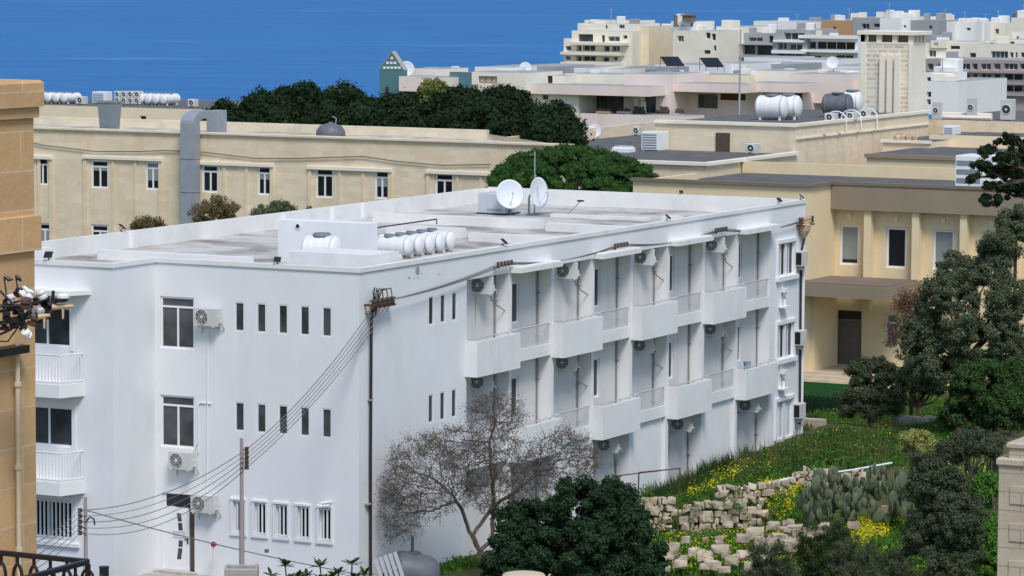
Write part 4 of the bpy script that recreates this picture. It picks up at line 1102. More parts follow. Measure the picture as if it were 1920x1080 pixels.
GR = 'air conditioners on the flat cream roof'
chiller('cooling_unit', 'white louvred cooling cabinet right of the white tanks by the stone house', 'cooling unit', 173, 199, 172, BKY + 4, zr, 'pvc_white', 0, .8, None, 'blind_blue')
for i, (x0, x1) in enumerate(((214, 226), (227, 238), (239, 250), (251, 263))):
    chiller('air_conditioner', 'tall grey air conditioner on the flat cream roof, %s from the left of four' % ('first', 'second', 'third', 'last')[i], 'air conditioner', x0, x1, 171, BKY + 4, zr, 'ac_white', 2, .45, GR)
chiller('air_conditioner', 'small white air conditioner at the right end of the white tanks by the stone house', 'air conditioner', 142, 158, 181, BKY + 2, zr, 'ac_white', 1, .45, GR)
chiller('air_conditioner', 'lone grey air conditioner at the right end of the flat cream roof by the trees', 'air conditioner', 352, 366, 186, BKY + 3, zr, 'ac_white', 1, .45, GR)

# link roof and limestone blocks in the middle
GM = 'air conditioners on the limestone roofs'
t, e = block('link_building', 'low limestone wing with a dark flat roof behind the round pine', 'building', 97.0, 985, 1226, 277.5, -1, 21, 'pale_stone', roof='grey_membrane')
for lab, x0, x1, yt, Y, z in (('leftmost pale air conditioner on the dark roof left of the small dish', 1068, 1086, 249, 108, e[3]), ('pale air conditioner just right of the small dish on the dark roof', 1132, 1145, 241, 112, e[3]), ('second pale air conditioner right of the small dish on the dark roof', 1146, 1158, 241, 112, e[3]), ('pale air conditioner left of the tall louvred cabinet', 1186, 1200, 237, 112, e[3])):
    chiller('air_conditioner', lab, 'air conditioner', x0, x1, yt, Y, z, 'ac_white', 1, .4, GM)
chiller('louvred_cabinet', 'tall white louvred cabinet with brown side beside the round pine', 'cabinet', 1203, 1238, 247, 95.5, 8.34, 'pvc_white', 0, 1.2, None, 'vent_grey')
p = at(1115, 262, Y=108.)
dish('white satellite dish on the dark roof between the trees', (at(1114, 246, Y=108)[0], 108., at(1114, 246, Y=108)[2]), .44, (.5, -.85, .15), e[3], (p[0], 108.4, at(1114, 252, Y=108)[2]), 'dishes on the limestone roofs')
t = thing('skylight', 'flat white skylight on the dark roof beside the louvred cabinet', 'skylight', (at(1165, 283, Y=93.)[0], 93, 8.34))
a, b_, c, d = px_rect(93., 1147, 273, 1178, 283); b = MB(); b.box(a, b_, 93, 94, 8.34, 8.64, .08); b.build('curb', 'pvc_white', t)
b = MB(); b.box(a + .1, b_ - .1, 93.1, 93.9, 8.64, 8.70); b.build('lid', 'pvc_grey', t)
p = at(1062, 262, Z=8.4); q = at(1232, 243, Z=8.4); u = q - p; L_ = np.linalg.norm(u[:2]); u = u / L_
b = MB(p * (1, 1, 0), (u[0], u[1], 0), (-u[1], u[0], 0)); b.box(-14, L_, 0, .35, 7.0, 8.95); tag(b.build('roof_parapet', 'pale_stone'), 'long low cream parapet running behind the air conditioners on the dark roof', 'wall')
LB = thing('limestone_block', 'low cream limestone block with stepped roofs and a brown roof door', 'building', (-30, 90, -1))
b = MB(); b.box(-50, -25.4, 84, 96.99, -1, 8.30); b.build('lower_wall', 'cream_stone', LB)
b = MB(); b.box(-50, -25.2, 83.8, 84.1, 8.30, 8.50, .02); b.box(-25.6, -25.2, 84.1, 97, 8.30, 8.50, .02); b.build('lower_coping', 'cream_light', LB)
b = MB(); b.box(-50, -25.6, 84.1, 96.98, 8.30, 8.34); b.build('lower_roof', 'grey_membrane', LB)
zt = 9.95; UXL = at(1228, 226, Y=97.)[0]
b = MB(); b.box(UXL, -25.4, 97.0, 119.5, -1, zt); b.build('upper_wall', 'pale_stone', LB)
b = MB(); b.box(UXL, -25.3, 96.85, 97.2, zt, zt + .2, .02); b.box(-25.6, -25.3, 97.2, 119.6, zt, zt + .2, .02); b.box(-25.398, -25.30, 97, 119.6, zt - .75, zt - .65); b.build('upper_coping', 'cream_light', LB)
b = MB(); b.box(UXL + .1, -25.6, 97.2, 119.5, zt, zt + .03); b.build('upper_roof', 'grey_membrane', LB)
a, b_, c, d = px_rect(97., 1343, 249, 1369, 281); b = MB(); b.box(a, b_, 96.92, 96.998, 8.35, d); b.build('roof_door', 'brown_wood', LB)
for xx in (1542, 1570, 1605, 1635):
    p = at(xx, 253 - (xx - 1542) * .08, X=-25.39); b = MB(); b.box(-25.38, -25.2, p[1] - .06, p[1] + .06, p[2] - .08, p[2] + .06); b.build('spout', 'pole_grey', LB)
chiller('air_conditioner', 'white air conditioner on the lower dark roof right of the brown roof door', 'air conditioner', 1397, 1420, 269, 95.5, 8.34, 'ac_white', 1, .5, GM)
zu = zt + .03
for i, (x, lab) in enumerate(((1447, 'large white horizontal tank on the limestone roof, left of the other tanks'), (1478, 'second white tank on the limestone roof, just right of the first'))):
    p = at(x, 222, Y=104 + 1.2 * i); tank(lab, (p[0], 104 + 1.2 * i, zu), 2.1 - .4 * i, .72, (1, .1 - .0 * i, 0), 'tanks on the limestone roof', ribs=2)
p = at(1570, 212, Y=110.); tank('grey horizontal tank on the limestone roof left of the tower', (p[0], 110, zu), 2.0, .70, (1, .15, 0), 'tanks on the limestone roof', 'tank_grey', ribs=2, lidm='tank_grey')
p = at(1598, 212, Y=113.); tank('white round ended tank between the grey tank and the tower', (p[0], 113, zu), 1.3, .74, (1, .2, 0), 'tanks on the limestone roof', ribs=2)
for lab, x0, x1, yt, Y in (('low pale air conditioner in front of the grey roof tank', 1546, 1566, 212, 103.), ('low pale air conditioner between the grey roof tank and the tower', 1586, 1603, 210, 106.), ('low pale air conditioner at the foot of the limestone tower', 1612, 1628, 206, 109.)):
    chiller('air_conditioner', lab, 'air conditioner', x0, x1, yt, Y, zu, 'ac_white', 1, .5, GM)
for i, x in enumerate((1575, 1603, 1633)):
    p = at(x, 222, X=-25.7); t = thing('pipe_loop', 'white pipe arching over the limestone roof edge, %s of three' % ('left', 'middle', 'right')[i], 'pipe', p, 'pipes over the limestone roof edge')
    b = MB(); b.tube([(-26.6, p[1], zu)] + [(-25.95 + .65 * math.cos(a_) * -1, p[1], zu + .1 + .5 * math.sin(a_)) for a_ in np.linspace(0, math.pi, 9)] + [(-25.3, p[1], zu + .3), (-25.27, p[1], zu - .7)], .05, 6); b.build('pipe', 'pvc_white', t)
# tower
T0 = at(1614, 60, D=226); TX0 = T0[0]; TX1 = at(1712, 60, Y=T0[1])[0]; TY = T0[1]; TD = 2.3
zt = at(1660, 58, Y=TY)[2]; zs = at(1660, 82, Y=TY)[2]; zb_ = 2.
TW = thing('limestone_tower', 'square limestone tower with three vertical ribs and an open lantern top', 'tower', ((TX0 + TX1) / 2, TY, zb_))
b = MB(); lean = .30
i0 = [b.pt(p) for p in ((TX0 - .05, TY, zb_), (TX1 + lean * .8, TY - .02, zb_), (TX1 + lean, TY + TD + .2, zb_), (TX0 - .05, TY + TD, zb_))]; i1 = [b.pt(p) for p in ((TX0, TY, zs), (TX1, TY, zs), (TX1, TY + TD, zs), (TX0, TY + TD, zs))]
b.face(i1)
for k in (0, 2, 3): b.face((i0[k], i0[(k + 1) % 4], i1[(k + 1) % 4], i1[k]))
b.build('shaft', 'tower_stone', TW)
b = MB(); b.quad((TX1 + lean * .8 + .004, TY - .02, zb_), (TX1 + lean + .004, TY + TD + .2, zb_), (TX1 + .004, TY + TD, zs), (TX1 + .004, TY, zs)); b.build('side_face', 'cream_light', TW)
b = MB(); b.box(TX0 - .03, TX1 + .03, TY - .03, TY + TD + .03, zs, zs + .10); b.box(TX0, TX0 + .3, TY, TY + .3, zs + .1, zt - .25)
W_ = TX1 - TX0
for k in range(4):
    xx = TX0 + (W_ - .32) * k / 3
    for yy in (TY, TY + TD - .3): b.box(xx, xx + .32, yy, yy + .3, zs + .1, zt - .25)
for yy in (TY + TD * .33, TY + TD * .62): b.box(TX1 - .3, TX1, yy, yy + .25, zs + .1, zt - .25)
b.box(TX0 + .35, TX1 - .35, TY + .5, TY + TD - .35, zs + .1, zt - .25); lan = b.build('lantern', 'cream_light', TW)
b = MB(); b.quad((TX0 + .34, TY + .48, zs + .11), (TX1 - .34, TY + .48, zs + .11), (TX1 - .34, TY + .48, zt - .26), (TX0 + .34, TY + .48, zt - .26)); b.quad((TX1 - .34, TY + .48, zs + .11), (TX1 - .34, TY + TD - .36, zs + .11), (TX1 - .34, TY + TD - .36, zt - .26), (TX1 - .34, TY + .48, zt - .26)); b.build('lantern_shade', 'taupe_dark', lan)  # dark sheets stand in for the shade inside the open lantern
b = MB(); b.box(TX0 - .18, TX1 + .35, TY - .2, TY + TD + .3, zt - .25, zt, .03); b.build('cap_slab', 'cream_light', TW)
zr1 = at(1660, 103, Y=TY)[2]
for x0, x1 in ((1652, 1661), (1666, 1675), (1680, 1689)):
    a, b_, _, _ = px_rect(TY, x0, 110, x1, 120); b = MB(); b.box(a, b_, TY - .28, TY - .003, zb_, zr1); b.build('rib', 'cream_light', TW)
for x0, x1 in ((1614, 1624), (1704, 1712)):
    a, b_, _, _ = px_rect(TY, x0, 110, x1, 120); b = MB(); b.box(a, b_, TY - .06, TY - .003, zb_, zs - .003); b.build('corner_strip', 'cream_light', TW)
# roofs right of the tower
t, e = block('rear_wing', 'long low limestone wing with grey roof right of the tower', 'building', 122., 1690, 1990, 233, -1, 22, 'cream_stone', roof='grey_membrane', par=.22)
for lab, x0, x1, yt, Y in (('pale air conditioner nearest the right side of the tower', 1748, 1762, 191, 126.), ('pale air conditioner in the middle of the grey roof right of the tower', 1813, 1828, 183, 130.), ('pale air conditioner at the right of the grey roof near the picture edge', 1876, 1900, 186, 128.)):
    chiller('air_conditioner', lab, 'air conditioner', x0, x1, yt, Y, e[3], 'ac_white', 1, .5, GM)
for y, lab in ((127., 'nearer of two fat pale pipes lying across the grey roof right of the tower'), (131., 'farther of two fat pale pipes lying across the grey roof right of the tower')):
    b = MB(); b.tube([(at(1755, 200, Y=y)[0], y, e[3] + .17), (at(1860, 200, Y=y)[0], y, e[3] + .17)], .16, 8)
    tag(b.build('roof_pipe', 'cream_light'), lab, 'pipe', 'pipes on the grey roof')
PLY = 108.
t, e = block('stepped_wing', 'stepped yellow limestone wing with white coping in front of the tower', 'building', PLY, 1655, 1742, 266, -1, 14, 'cream_paint', roof='grey_membrane')
slab(t, 'coping', 'cream_light', PLY, 1652, 263, 1745, 268, .15, .3)
b = MB(); rr = np.random.default_rng(5); p = at(1698, 258, Y=PLY + 1)
for k in range(16): b.blob(p + np.clip(rr.normal(0, 1, 3), -1.3, 1.3) * (.45, .25, .04), .2, 6, .3, k)
tag(b.build('rubble_heap', 'porcelain_tan'), 'small heap of brown rubble at the foot of the tower', 'rubble')
t, e = block('low_wing', 'low yellow painted wing with a brown coping below the tower', 'building', 100., 1625, 1905, 293, -1, 10, 'yellow_paint', roof='grey_membrane')
slab(t, 'coping', 'taupe_paint', 100., 1622, 291, 1800, 298, .15, .3)
chiller('cooling_unit', 'white and blue cooling unit on the grey roof right of the tower base', 'cooling unit', 1769, 1790, 236, 118, 8.2, 'pvc_white', 0, 1.2, None, 'blind_blue')
t, e = block('right_roof_wing', 'low wing with dark roof behind the pine branches at the right edge', 'building', 112., 1742, 1990, 262, -1, 9, 'cream_paint', roof='grey_membrane', par=.2)
p = at(1800, 345, Y=64.)
chiller('louvred_cabinet', 'large white louvred cabinet on the yellow roof behind the dark pine branch', 'cabinet', 1792, 1850, 292, 66., 7.65, 'pvc_white', 0, 2.0, None, 'vent_grey')
chiller('louvred_cabinet', 'white cabinet at the right edge half hidden behind the pine branch', 'cabinet', 1852, 1900, 300, 67., 7.65, 'pvc_white', 0, 2.0, None, 'vent_grey')

# yellow school like building at the right
YY = 60.2
YB_ = thing('yellow_building', 'yellow building with taupe fascia, tall windows and a porch at the right', 'building', (-2, YY, .4))
ywin = [(1575, 422, 1611, 497), (1662, 427, 1700, 503), (1750, 431, 1789, 507), (1841, 435, 1880, 511)]
HW = [px_rect(YY, *h) for h in ywin]
HD = px_rect(YY, 1562, 582, 1616, 684); HW2 = px_rect(YY, 1660, 588, 1683, 650)
b = MB((0, YY, 0), UX, NF); b.facade(9, 9.1, HW + [HD, HW2], .3, -1, -8.3); b.frame()
b.box(-17.3, -8.1, 57.0, 57.3, -1, 9.2); b.box(-17.3, -17.0, 57.3, 64, -1, 9.2); b.box(-8.4, -8.1, 57.3, YY - .003, -1, 9.2)
b.quad((9, YY, -1), (9, YY + 40, -1), (9, YY + 40, 8.6), (9, YY, 8.6)); b.quad((-17.3, 96, -1), (9, 96, -1), (9, 96, 7.6), (-17.3, 96, 7.6)); b.box(-25.3, -11.2, 88.8, 89.1, 7.66, 8.32); b.box(-11.2, -10.9, 88.8, 96, 7.66, 8.32)
b.build('wall', 'yellow_paint', YB_)
b = MB(); b.quad((-16.9, 57.3, 7.65), (-8.4, 57.3, 7.65), (-8.4, YY + .3, 7.65), (-16.9, YY + .3, 7.65)); b.quad((-25.3, YY + .3, 7.65), (9, YY + .3, 7.65), (9, 98, 7.65), (-25.3, 98, 7.65)); b.build('roof', 'grey_membrane', YB_)
b = MB(); b.box(-17.4, -7.95, 56.85, 57.2, 9.2, 9.34); b.box(-8.2, -7.95, 57.2, YY - .6, 9.2, 9.34); b.box(-8.2, 9, YY - .75, YY - .4, 9.2, 9.34); b.build('coping', 'taupe_dark', YB_)
zf = at(1700, 398, Y=YY - .7)[2]
b = MB(); b.box(-8.1, 9, YY - .7, YY - .003, zf, 9.2); b.build('fascia', 'taupe_paint', YB_)
zcan = at(1600, 535, Y=YY)[2]
for x0, x1 in ((1620, 1633), (1710, 1723), (1800, 1813), (1890, 1903)):
    a, b_, _, _ = px_rect(YY - .5, x0, 450, x1, 460); b = MB(); b.box(a, b_, YY - .55, YY - .003, 3.2, zf - .003); b.build('fin', 'yellow_paint', YB_)
for h, bl in zip(HW, (.85, 0, .8, .8)):
    fo = window(YB_, (0, YY, 0), UX, NF, *h, inset=.14, fw=.1, panes=1, glassm='glass_black', blind=bl)
    g = MB(); xm = (h[0] + h[1]) / 2; g.box(xm - .09, xm + .09, YY - .12, YY - .003, h[3] + .32, h[3] + .55); g.build('wall_lamp', 'cream_light', YB_)
# porch canopy
cz0, cz1 = at(1600, 560, Y=YY - 4.5)[2], at(1600, 536, Y=YY - 4.5)[2]
xr = at(1668, 560, Y=YY - 4.5)[0]
b = MB(); b.box(-13, xr, YY - 4.5, YY - .56, cz0, cz1); b.build('porch_canopy', 'taupe_paint', YB_)
b = MB(); b.box(-13, xr - .1, YY - 4.4, YY - .6, cz1, cz1 + .05); b.build('canopy_roof', 'taupe_dark', YB_)
b = MB(); b.box(-12, at(1542, 600, Y=YY - 2)[0], YY - 3.0, YY - .003, .35, cz0 - .003); b.build('porch_side_wall', 'yellow_paint', YB_)
b = MB(); a, b_, c, d = HD; b.box(a, b_, YY + .1, YY + .2, c, d); do = b.build('door', 'door_grey', YB_)
b = MB(); b.box(a + .02, b_ - .02, YY + .08, YY + .098, d - .42, d - .04); b.build('fanlight', 'glass_black', do)
b = MB(); b.box(a, a + .06, YY + .05, YY + .099, c, d); b.box(b_ - .06, b_, YY + .05, YY + .099, c, d); b.box(a + .06, b_ - .06, YY + .06, YY + .099, d - .5, d - .43); b.build('door_frame', 'taupe_dark', do)
window(YB_, (0, YY, 0), UX, NF, *HW2, inset=.2, fw=.09, panes=1, transom=.5, glassm='glass_pale')
pz = at(1590, 684, Y=YY)[2]
b = MB(); b.box(-12, at(1655, 690, Y=YY - 2)[0], YY - 3.4, YY - .003, -1, pz - .02); 
for k in range(3): b.box(-12, at(1620, 690, Y=YY - 3)[0] - .0, YY - 3.4 - .35 * (k + 1), YY - 3.4 - .35 * k, -1, pz - .02 - .13 * (k + 1))
b.build('porch_floor', 'porch_stone', YB_)
t = thing('green_screen', 'green artificial hedge panel with dark railing beside the far corner of the white building', 'fence', (-4.6, 50, -.5))
gy = 50.0; ga, gb, gc, gd = px_rect(gy, 1490, 718, 1600, 790)
b = MB(); b.box(ga, gb, gy, gy + .1, gc, gd); b.build('panel', 'turf_green', t)
b = MB()
zz1 = px_rect(gy - .2, 1500, 742, 1510, 790)
for k in range(26):
    xx = ga + (gb - ga) * k / 25; b.box(xx - .03, xx + .03, gy - .24, gy - .18, gc, zz1[3] + (.06 if k % 2 else 0))
b.box(ga, gb, gy - .225, gy - .175, zz1[3] - .18, zz1[3] - .13); b.box(ga, gb, gy - .225, gy - .175, gc + .12, gc + .17); b.build('railing', 'fence_green', t)
b = MB(); a, b_, c, d = px_rect(44., 1496, 782, 1545, 800); b.box(a, b_, 44, 44.3, c - .8, d - .08); tag(b.build('kerb_wall', 'pier_stone'), 'short pale stone kerb wall at the far foot of the white building', 'wall')
t = thing('red_pole', 'thin red pole standing before the cream stone facade', 'pole', (-43, 60, -1)); b = MB(); b.cyl((-42.98, 60, -1), (-42.98, 60, 7.3), .045, n=6); b.cyl((-42.98, 60, 7.3), (-42.98, 60, 7.4), .06, n=6); b.build('pole', 'red_paint', t)

# ------------------------------------------------------------ terraced pink building and the gabled tower, farther off
def Yd(x, D): return float(at(x, 100, D=D)[1])


Y0 = Yd(735, 325)
t = thing('gabled_tower', 'teal gabled tower with rows of small white openings standing before the sea', 'tower', at(735, 180, Y=Y0))
b = MB()
P = [at(x, y, Y=Y0) for x, y in ((712, 215), (757, 215), (757, 132), (735, 98), (712, 130))]; Q = [p + (0, .7, 0) for p in P]
i0 = [b.pt(p) for p in P]; i1 = [b.pt(p) for p in Q]; b.face(i0); b.face(i1[::-1]); b.face((i0[1], i1[1], i1[2], i0[2])); b.face((i0[0], i0[4], i1[4], i1[0])); b.build('wall', 'teal_paint', t)
b = MB()
for p, q in ((P[2], P[3]), (P[3], P[4])):
    n = np.array((0, 0, .10)); i = [b.pt(v) for v in (p - (0, .05, 0), q - (0, .05, 0), q + (0, .75, 0), p + (0, .75, 0), p - (0, .05, 0) + n, q - (0, .05, 0) + n, q + (0, .75, 0) + n, p + (0, .75, 0) + n)]
    for q_ in ((3, 2, 1, 0), (4, 5, 6, 7), (0, 1, 5, 4), (1, 2, 6, 5), (2, 3, 7, 6), (3, 0, 4, 7)): b.face([i[k] for k in q_])
b.build('gable_roof', 'concrete', t)
for y, xs in ((109, (735,)), (118, (727, 734, 741)), (127, (721, 728, 735, 742, 749))):
    for x in xs:
        a, c_, d, e = px_rect(Y0, x - 2.3, y - 2.3, x + 2.3, y + 2.3); b = MB(); b.box(a, c_, Y0 - .06, Y0 - .003, d, e); b.build('opening', 'far_white', t)
a, c_, d, e = px_rect(Y0, 723, 163, 729, 180); b = MB(); b.box(a, c_, Y0 - .05, Y0 - .003, d, e); a, c_, d, e = px_rect(Y0, 733, 163, 739, 180); b.build('window', 'far_dark', t)
p = at(762, 130, Y=Y0 + 4); dish('white satellite dish right of the teal gabled tower', p, .75, (.45, -.85, .25), p[2] - 2.5, (p[0] + .1, p[1] + .6, p[2] - .3), 'dishes beyond the trees')

PT = thing('terrace_building', 'long pink and cream apartment building with deep roof terraces behind the dark trees', 'building', at(1100, 210, D=330))
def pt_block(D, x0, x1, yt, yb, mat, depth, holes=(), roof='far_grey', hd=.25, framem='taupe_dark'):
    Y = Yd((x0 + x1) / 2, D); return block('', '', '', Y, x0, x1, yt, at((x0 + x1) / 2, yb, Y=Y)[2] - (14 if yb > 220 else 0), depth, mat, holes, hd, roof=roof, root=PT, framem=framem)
pt_block(322, 748, 846, 144, 172, 'pink_paint', 4)
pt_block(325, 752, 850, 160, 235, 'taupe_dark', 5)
pt_block(330, 768, 832, 129, 150, 'cream_light', 5)
pt_block(322, 843, 879, 135, 235, 'teal_paint', .6)
pt_block(331, 878, 985, 136, 235, 'cream_light', 8, [(897, 143, 932, 156, 3, 'porch_stone')])
pt_block(334, 960, 1062, 141, 165, 'cream_light', 6, [(1026, 142, 1036, 158, 0)])
pt_block(328, 955, 1216, 160, 178, 'pink_paint', 5)
pt_block(330, 998, 1085, 176, 236, 'cream_light', 6, [(1017, 178, 1028, 187, 1)])
pt_block(331.5, 1083, 1218, 170, 236, 'brown_wood', 5, [(1092, 180, 1112, 213, 1, 'glass_far'), (1116, 180, 1122, 213, 0), (1124, 180, 1160, 213, 2, 'glass_far'), (1165, 180, 1180, 213, 1, 'glass_far'), (1200, 180, 1214, 213, 0, 'glass_far')], hd=.1, framem='taupe_dark')  # wall coloured dark to stand in for the shade inside the terrace recess
pt_block(334, 1060, 1185, 139, 163, 'cream_light', 5, [(1068, 141, 1078, 152, 1)])
pt_block(329, 1170, 1258, 139, 236, 'pink_paint', 8, [(1204, 178, 1230, 212, 2)])
pt_block(327, 1248, 1397, 157, 173, 'pink_paint', 5)
pt_block(331, 1253, 1400, 170, 232, 'pink_paint', 6, [(1273, 176, 1290, 206, 1), (1308, 176, 1346, 203, 3), (1350, 176, 1398, 188, 0, 'rust_brown')])
pt_block(336, 1262, 1396, 140, 162, 'cream_paint', 5)
pt_block(327, 1402, 1500, 156, 173, 'pink_paint', 5)
pt_block(331, 1400, 1505, 170, 225, 'pink_paint', 6, [(1408, 176, 1420, 196, 1), (1430, 176, 1452, 190, 1), (1488, 174, 1513, 196, 0, 'rust_brown')])
pt_block(336, 1410, 1492, 133, 160, 'cream_light', 6)
pt_block(326, 1088, 1296, 215, 238, 'pink_paint', 3)
# terrace posts, planters, curved wall
Yp = Yd(1190, 329.5)
b = MB()
for (x0, y0), (x1, y1) in (((1192, 176), (1194, 212)), ((1200, 178), (1205, 190)), ((1205, 190), (1206, 212))): b.tube([at(x0, y0, Y=Yp), at(x1, y1, Y=Yp)], .35, 8)
b.build('curved_wall', 'cream_light', PT)
rr = np.random.default_rng(12)
GP = 'plants and furniture on the pink terrace'
for i, (x, y, w_, h_, mt, cat, lab) in enumerate(((1130, 209, 26, 6, 'porcelain_tan', 'bench', 'tan bench with cushions on the pink roof terrace'), (1168, 209, 24, 7, 'pink_paint', 'planter', 'pink planter at the right of the terrace bench'), (1196, 207, 18, 10, 'brown_wood', 'planter', 'dark planter by the curved post on the pink terrace'), (1240, 206, 22, 9, 'brown_wood', 'table', 'dark table and chairs on the middle roof terrace'), (1272, 209, 14, 6, 'brown_wood', 'planter', 'small dark planter at the right of the middle terrace'))):
    Yq = Yd(x, 327.6); a, c_, d, e = px_rect(Yq, x - w_ / 2, y - h_ / 2, x + w_ / 2, y + h_ / 2); t = thing(('terrace_bench', 'planter', 'planter', 'terrace_table', 'planter')[i], lab, cat, ((a + c_) / 2, Yq, d), None)
    zb2 = at(x, 215, Y=Yd(1190, 326))[2]
    b = MB(); b.box(a, c_, Yq, Yq + .6, d, d + (e - d) * .5, .02); b.box(a + .05, a + .15, Yq, Yq + .6, zb2, d); b.box(c_ - .15, c_ - .05, Yq, Yq + .6, zb2, d); b.build('base', mt, t)
    b = MB()
    for k in range(9): b.blob((a + (c_ - a) * rr.uniform(.05, .95), Yq + .3, d + (e - d) * rr.uniform(.55, 1)), .16, 6, .3, k)
    b.build('cushions' if i == 0 else ('chair_backs' if i == 3 else 'plants'), ('rust_brown', 'leaf_red', 'leaf_olive', 'brown_wood', 'leaf_olive')[i], t)
for i, (x, y, w_) in enumerate(((1262, 124, 34), (1336, 126, 34))):
    Yq = Yd(x, 345); t = thing('solar_panel', 'dark tilted solar panel on the far roofs, %s of two' % ('left', 'right')[i], 'solar panel', at(x, y, Y=Yq), 'solar panels')
    p0 = at(x - 12, y, Y=Yq); p1 = at(x + 22, y, Y=Yq); up_ = at(x - 18, y - 17, Y=Yq + 1.5) - at(x, y, Y=Yq) + (p0 - p0); dv = at(x - 24, y - 17, Y=Yq + 1.2) - p0
    b = MB(); n = np.array((0, -.04, .05)); i_ = [b.pt(v) for v in (p0, p1, p1 + dv, p0 + dv, p0 + n, p1 + n, p1 + dv + n, p0 + dv + n)]
    for q_ in ((3, 2, 1, 0), (4, 5, 6, 7), (0, 1, 5, 4), (1, 2, 6, 5), (2, 3, 7, 6), (3, 0, 4, 7)): b.face([i_[k] for k in q_])
    b.build('panel', 'solar_black', t)
    b = MB()
    for v in (p0 + dv, p1 + dv): b.cyl(v, (v[0], v[1], p0[2] - .3), .04, n=5)
    for v in (p0, p1): b.cyl(v, (v[0], v[1], p0[2] - .5), .04, n=5)
    b.build('legs', 'galvanised', t)
GX = 'small plant on the far roofs'
for i, (x0, x1, yt, yb, mt, D) in enumerate(((890, 960, 126, 137, 'far_white', 338), (960, 1040, 124, 139, 'far_grey', 342), (1040, 1100, 127, 142, 'far_white', 345), (1100, 1180, 129, 142, 'cream_light', 348), (1180, 1260, 125, 142, 'far_grey', 350), (1228, 1330, 122, 142, 'far_white', 353), (1330, 1400, 119, 142, 'far_white', 357), (1395, 1480, 120, 137, 'far_grey', 362), (1470, 1560, 112, 140, 'far_white', 370), (1480, 1580, 139, 180, 'pink_paint', 332), (1545, 1620, 124, 150, 'cream_light', 345), (1535, 1630, 149, 215, 'pink_paint', 334), (1395, 1475, 108, 125, 'far_white', 420), (1575, 1640, 132, 190, 'far_white', 338))):
    Y = Yd((x0 + x1) / 2, D); pieces = [(x0 + (x1 - x0) * .3, yt + 5, x0 + (x1 - x0) * .45, yb - 3, 0)] if i in (1, 4, 7) else ()
    block('roof_block', '', 'building', Y, x0, x1, yt, at(x0, yb + 12, Y=Y)[2], 9, mt, pieces, .2, root=PT)
for i, (x, y, h_, D) in enumerate(((1522, 62, 170, 340),)): pass
t = thing('roof_mast', 'thin tall mast on the roofs left of the white tanks', 'mast', at(1386, 215, D=300))
b = MB(); b.cyl(at(1386, 215, D=300), at(1389, 55, D=300), .10, .06, 6); b.build('pole', 'far_grey', t)
rr = np.random.default_rng(31)
# clutter of small roof things on the terrace building
for i in range(34):
    x = rr.uniform(775, 1480) if i < 22 else rr.uniform(1395, 1600); Yq = Yd(x, rr.uniform(336, 350)); yb = (133 if x < 960 else 138) + rr.uniform(-3, 6); w_ = rr.uniform(5, 16); h_ = rr.uniform(4, 9)
    a, c_, d, e = px_rect(Yq, x - w_ / 2, yb - h_, x + w_ / 2, yb + 4)
    b = MB(); b.box(a, c_, Yq, Yq + 1.2, d, e, .04); b.build('roof_unit', ('far_white', 'far_grey', 'vent_grey', 'far_white', 'cream_light')[i % 5], PT)
for i, x in enumerate((985, 1560)):
    Yq = Yd(x, 340); p = at(x, 128 if i == 0 else 118, Y=Yq); dish('small far white dish on the %s roofs' % ('terrace building', 'white')[i], p, .6, (.4, -.9, .2), p[2] - 1.5, (p[0], p[1] + .4, p[2] - .3), 'dishes beyond the trees')

# ------------------------------------------------------------ apartment blocks by the shore
def grid(x0, x1, ys, cols, hgt, kind=1, mat='glass_far', skip=()):
    return [(x0 + (x1 - x0) * (c + .14), y, x0 + (x1 - x0) * (d - .14) if False else x0 + (x1 - x0) * d, y + hgt, kind, mat) for y in ys for c, d in cols if (y, c) not in skip]


def far(label, D, x0, x1, yt, yb, mat, holes=(), bands=(), depth=14, cat='apartment block', bmat=None, hd=.5, name='apartment_block', root=None):
    Y = Yd((x0 + x1) / 2, D); t, e = block(name, label, cat, Y, x0, x1, yt, at((x0 + x1) / 2, yb, Y=Y)[2], depth, mat, holes, hd, roof='far_grey', root=root)
    for bx0, by0, bx1, by1, pr in bands: slab(t, 'balcony', bmat or mat, Y, bx0, by0, bx1, by1, pr)
    return t


D_, G_ = 'far_dark', 'glass_far'
A = far('cream apartment block with curved balconies, leftmost by the sea', 600, 1072, 1186, 58, 135, 'cream_light',
    [(1084, 64, 1112, 78, 0, G_), (1128, 66, 1134, 79, 0, D_), (1140, 68, 1162, 78, 2, G_), (1168, 66, 1176, 73, 1, D_), (1082, 86, 1090, 96, 1, G_), (1093, 85, 1116, 96, 2, D_), (1132, 86, 1143, 97, 1, D_), (1147, 86, 1162, 97, 2, G_), (1080, 106, 1090, 115, 0, D_), (1093, 105, 1117, 115, 2, D_), (1130, 107, 1142, 116, 1, D_), (1150, 107, 1158, 113, 1, D_)],
    [(1076, 79, 1180, 84, 2.0), (1074, 97, 1172, 103, 2.4), (1072, 115, 1170, 122, 2.4)])
far('', 603, 1083, 1192, 44, 62, 'cream_light', [(1135, 47, 1139, 54, 0, D_), (1160, 46, 1171, 54, 2, D_)], [], 10, root=A)
far('', 606, 1096, 1192, 38, 50, 'cream_light', [(1104, 41, 1112, 44, 0, D_)], [], 8, root=A)
far('', 602, 1057, 1080, 72, 135, 'cream_light', [(1060, 86, 1071, 95, 1, G_), (1060, 105, 1070, 113, 2, D_)], [(1056, 97, 1080, 102, 1.2), (1056, 116, 1080, 121, 1.2)], root=A)
far('blank cream side wall of the leftmost sea front block', 601, 1184, 1217, 50, 135, 'cream_paint', [], [], 20, name='apartment_wall', root=A)
far('plain grey cream block between the two leftmost sea front apartment houses', 612, 1213, 1266, 57, 135, 'cream_light')
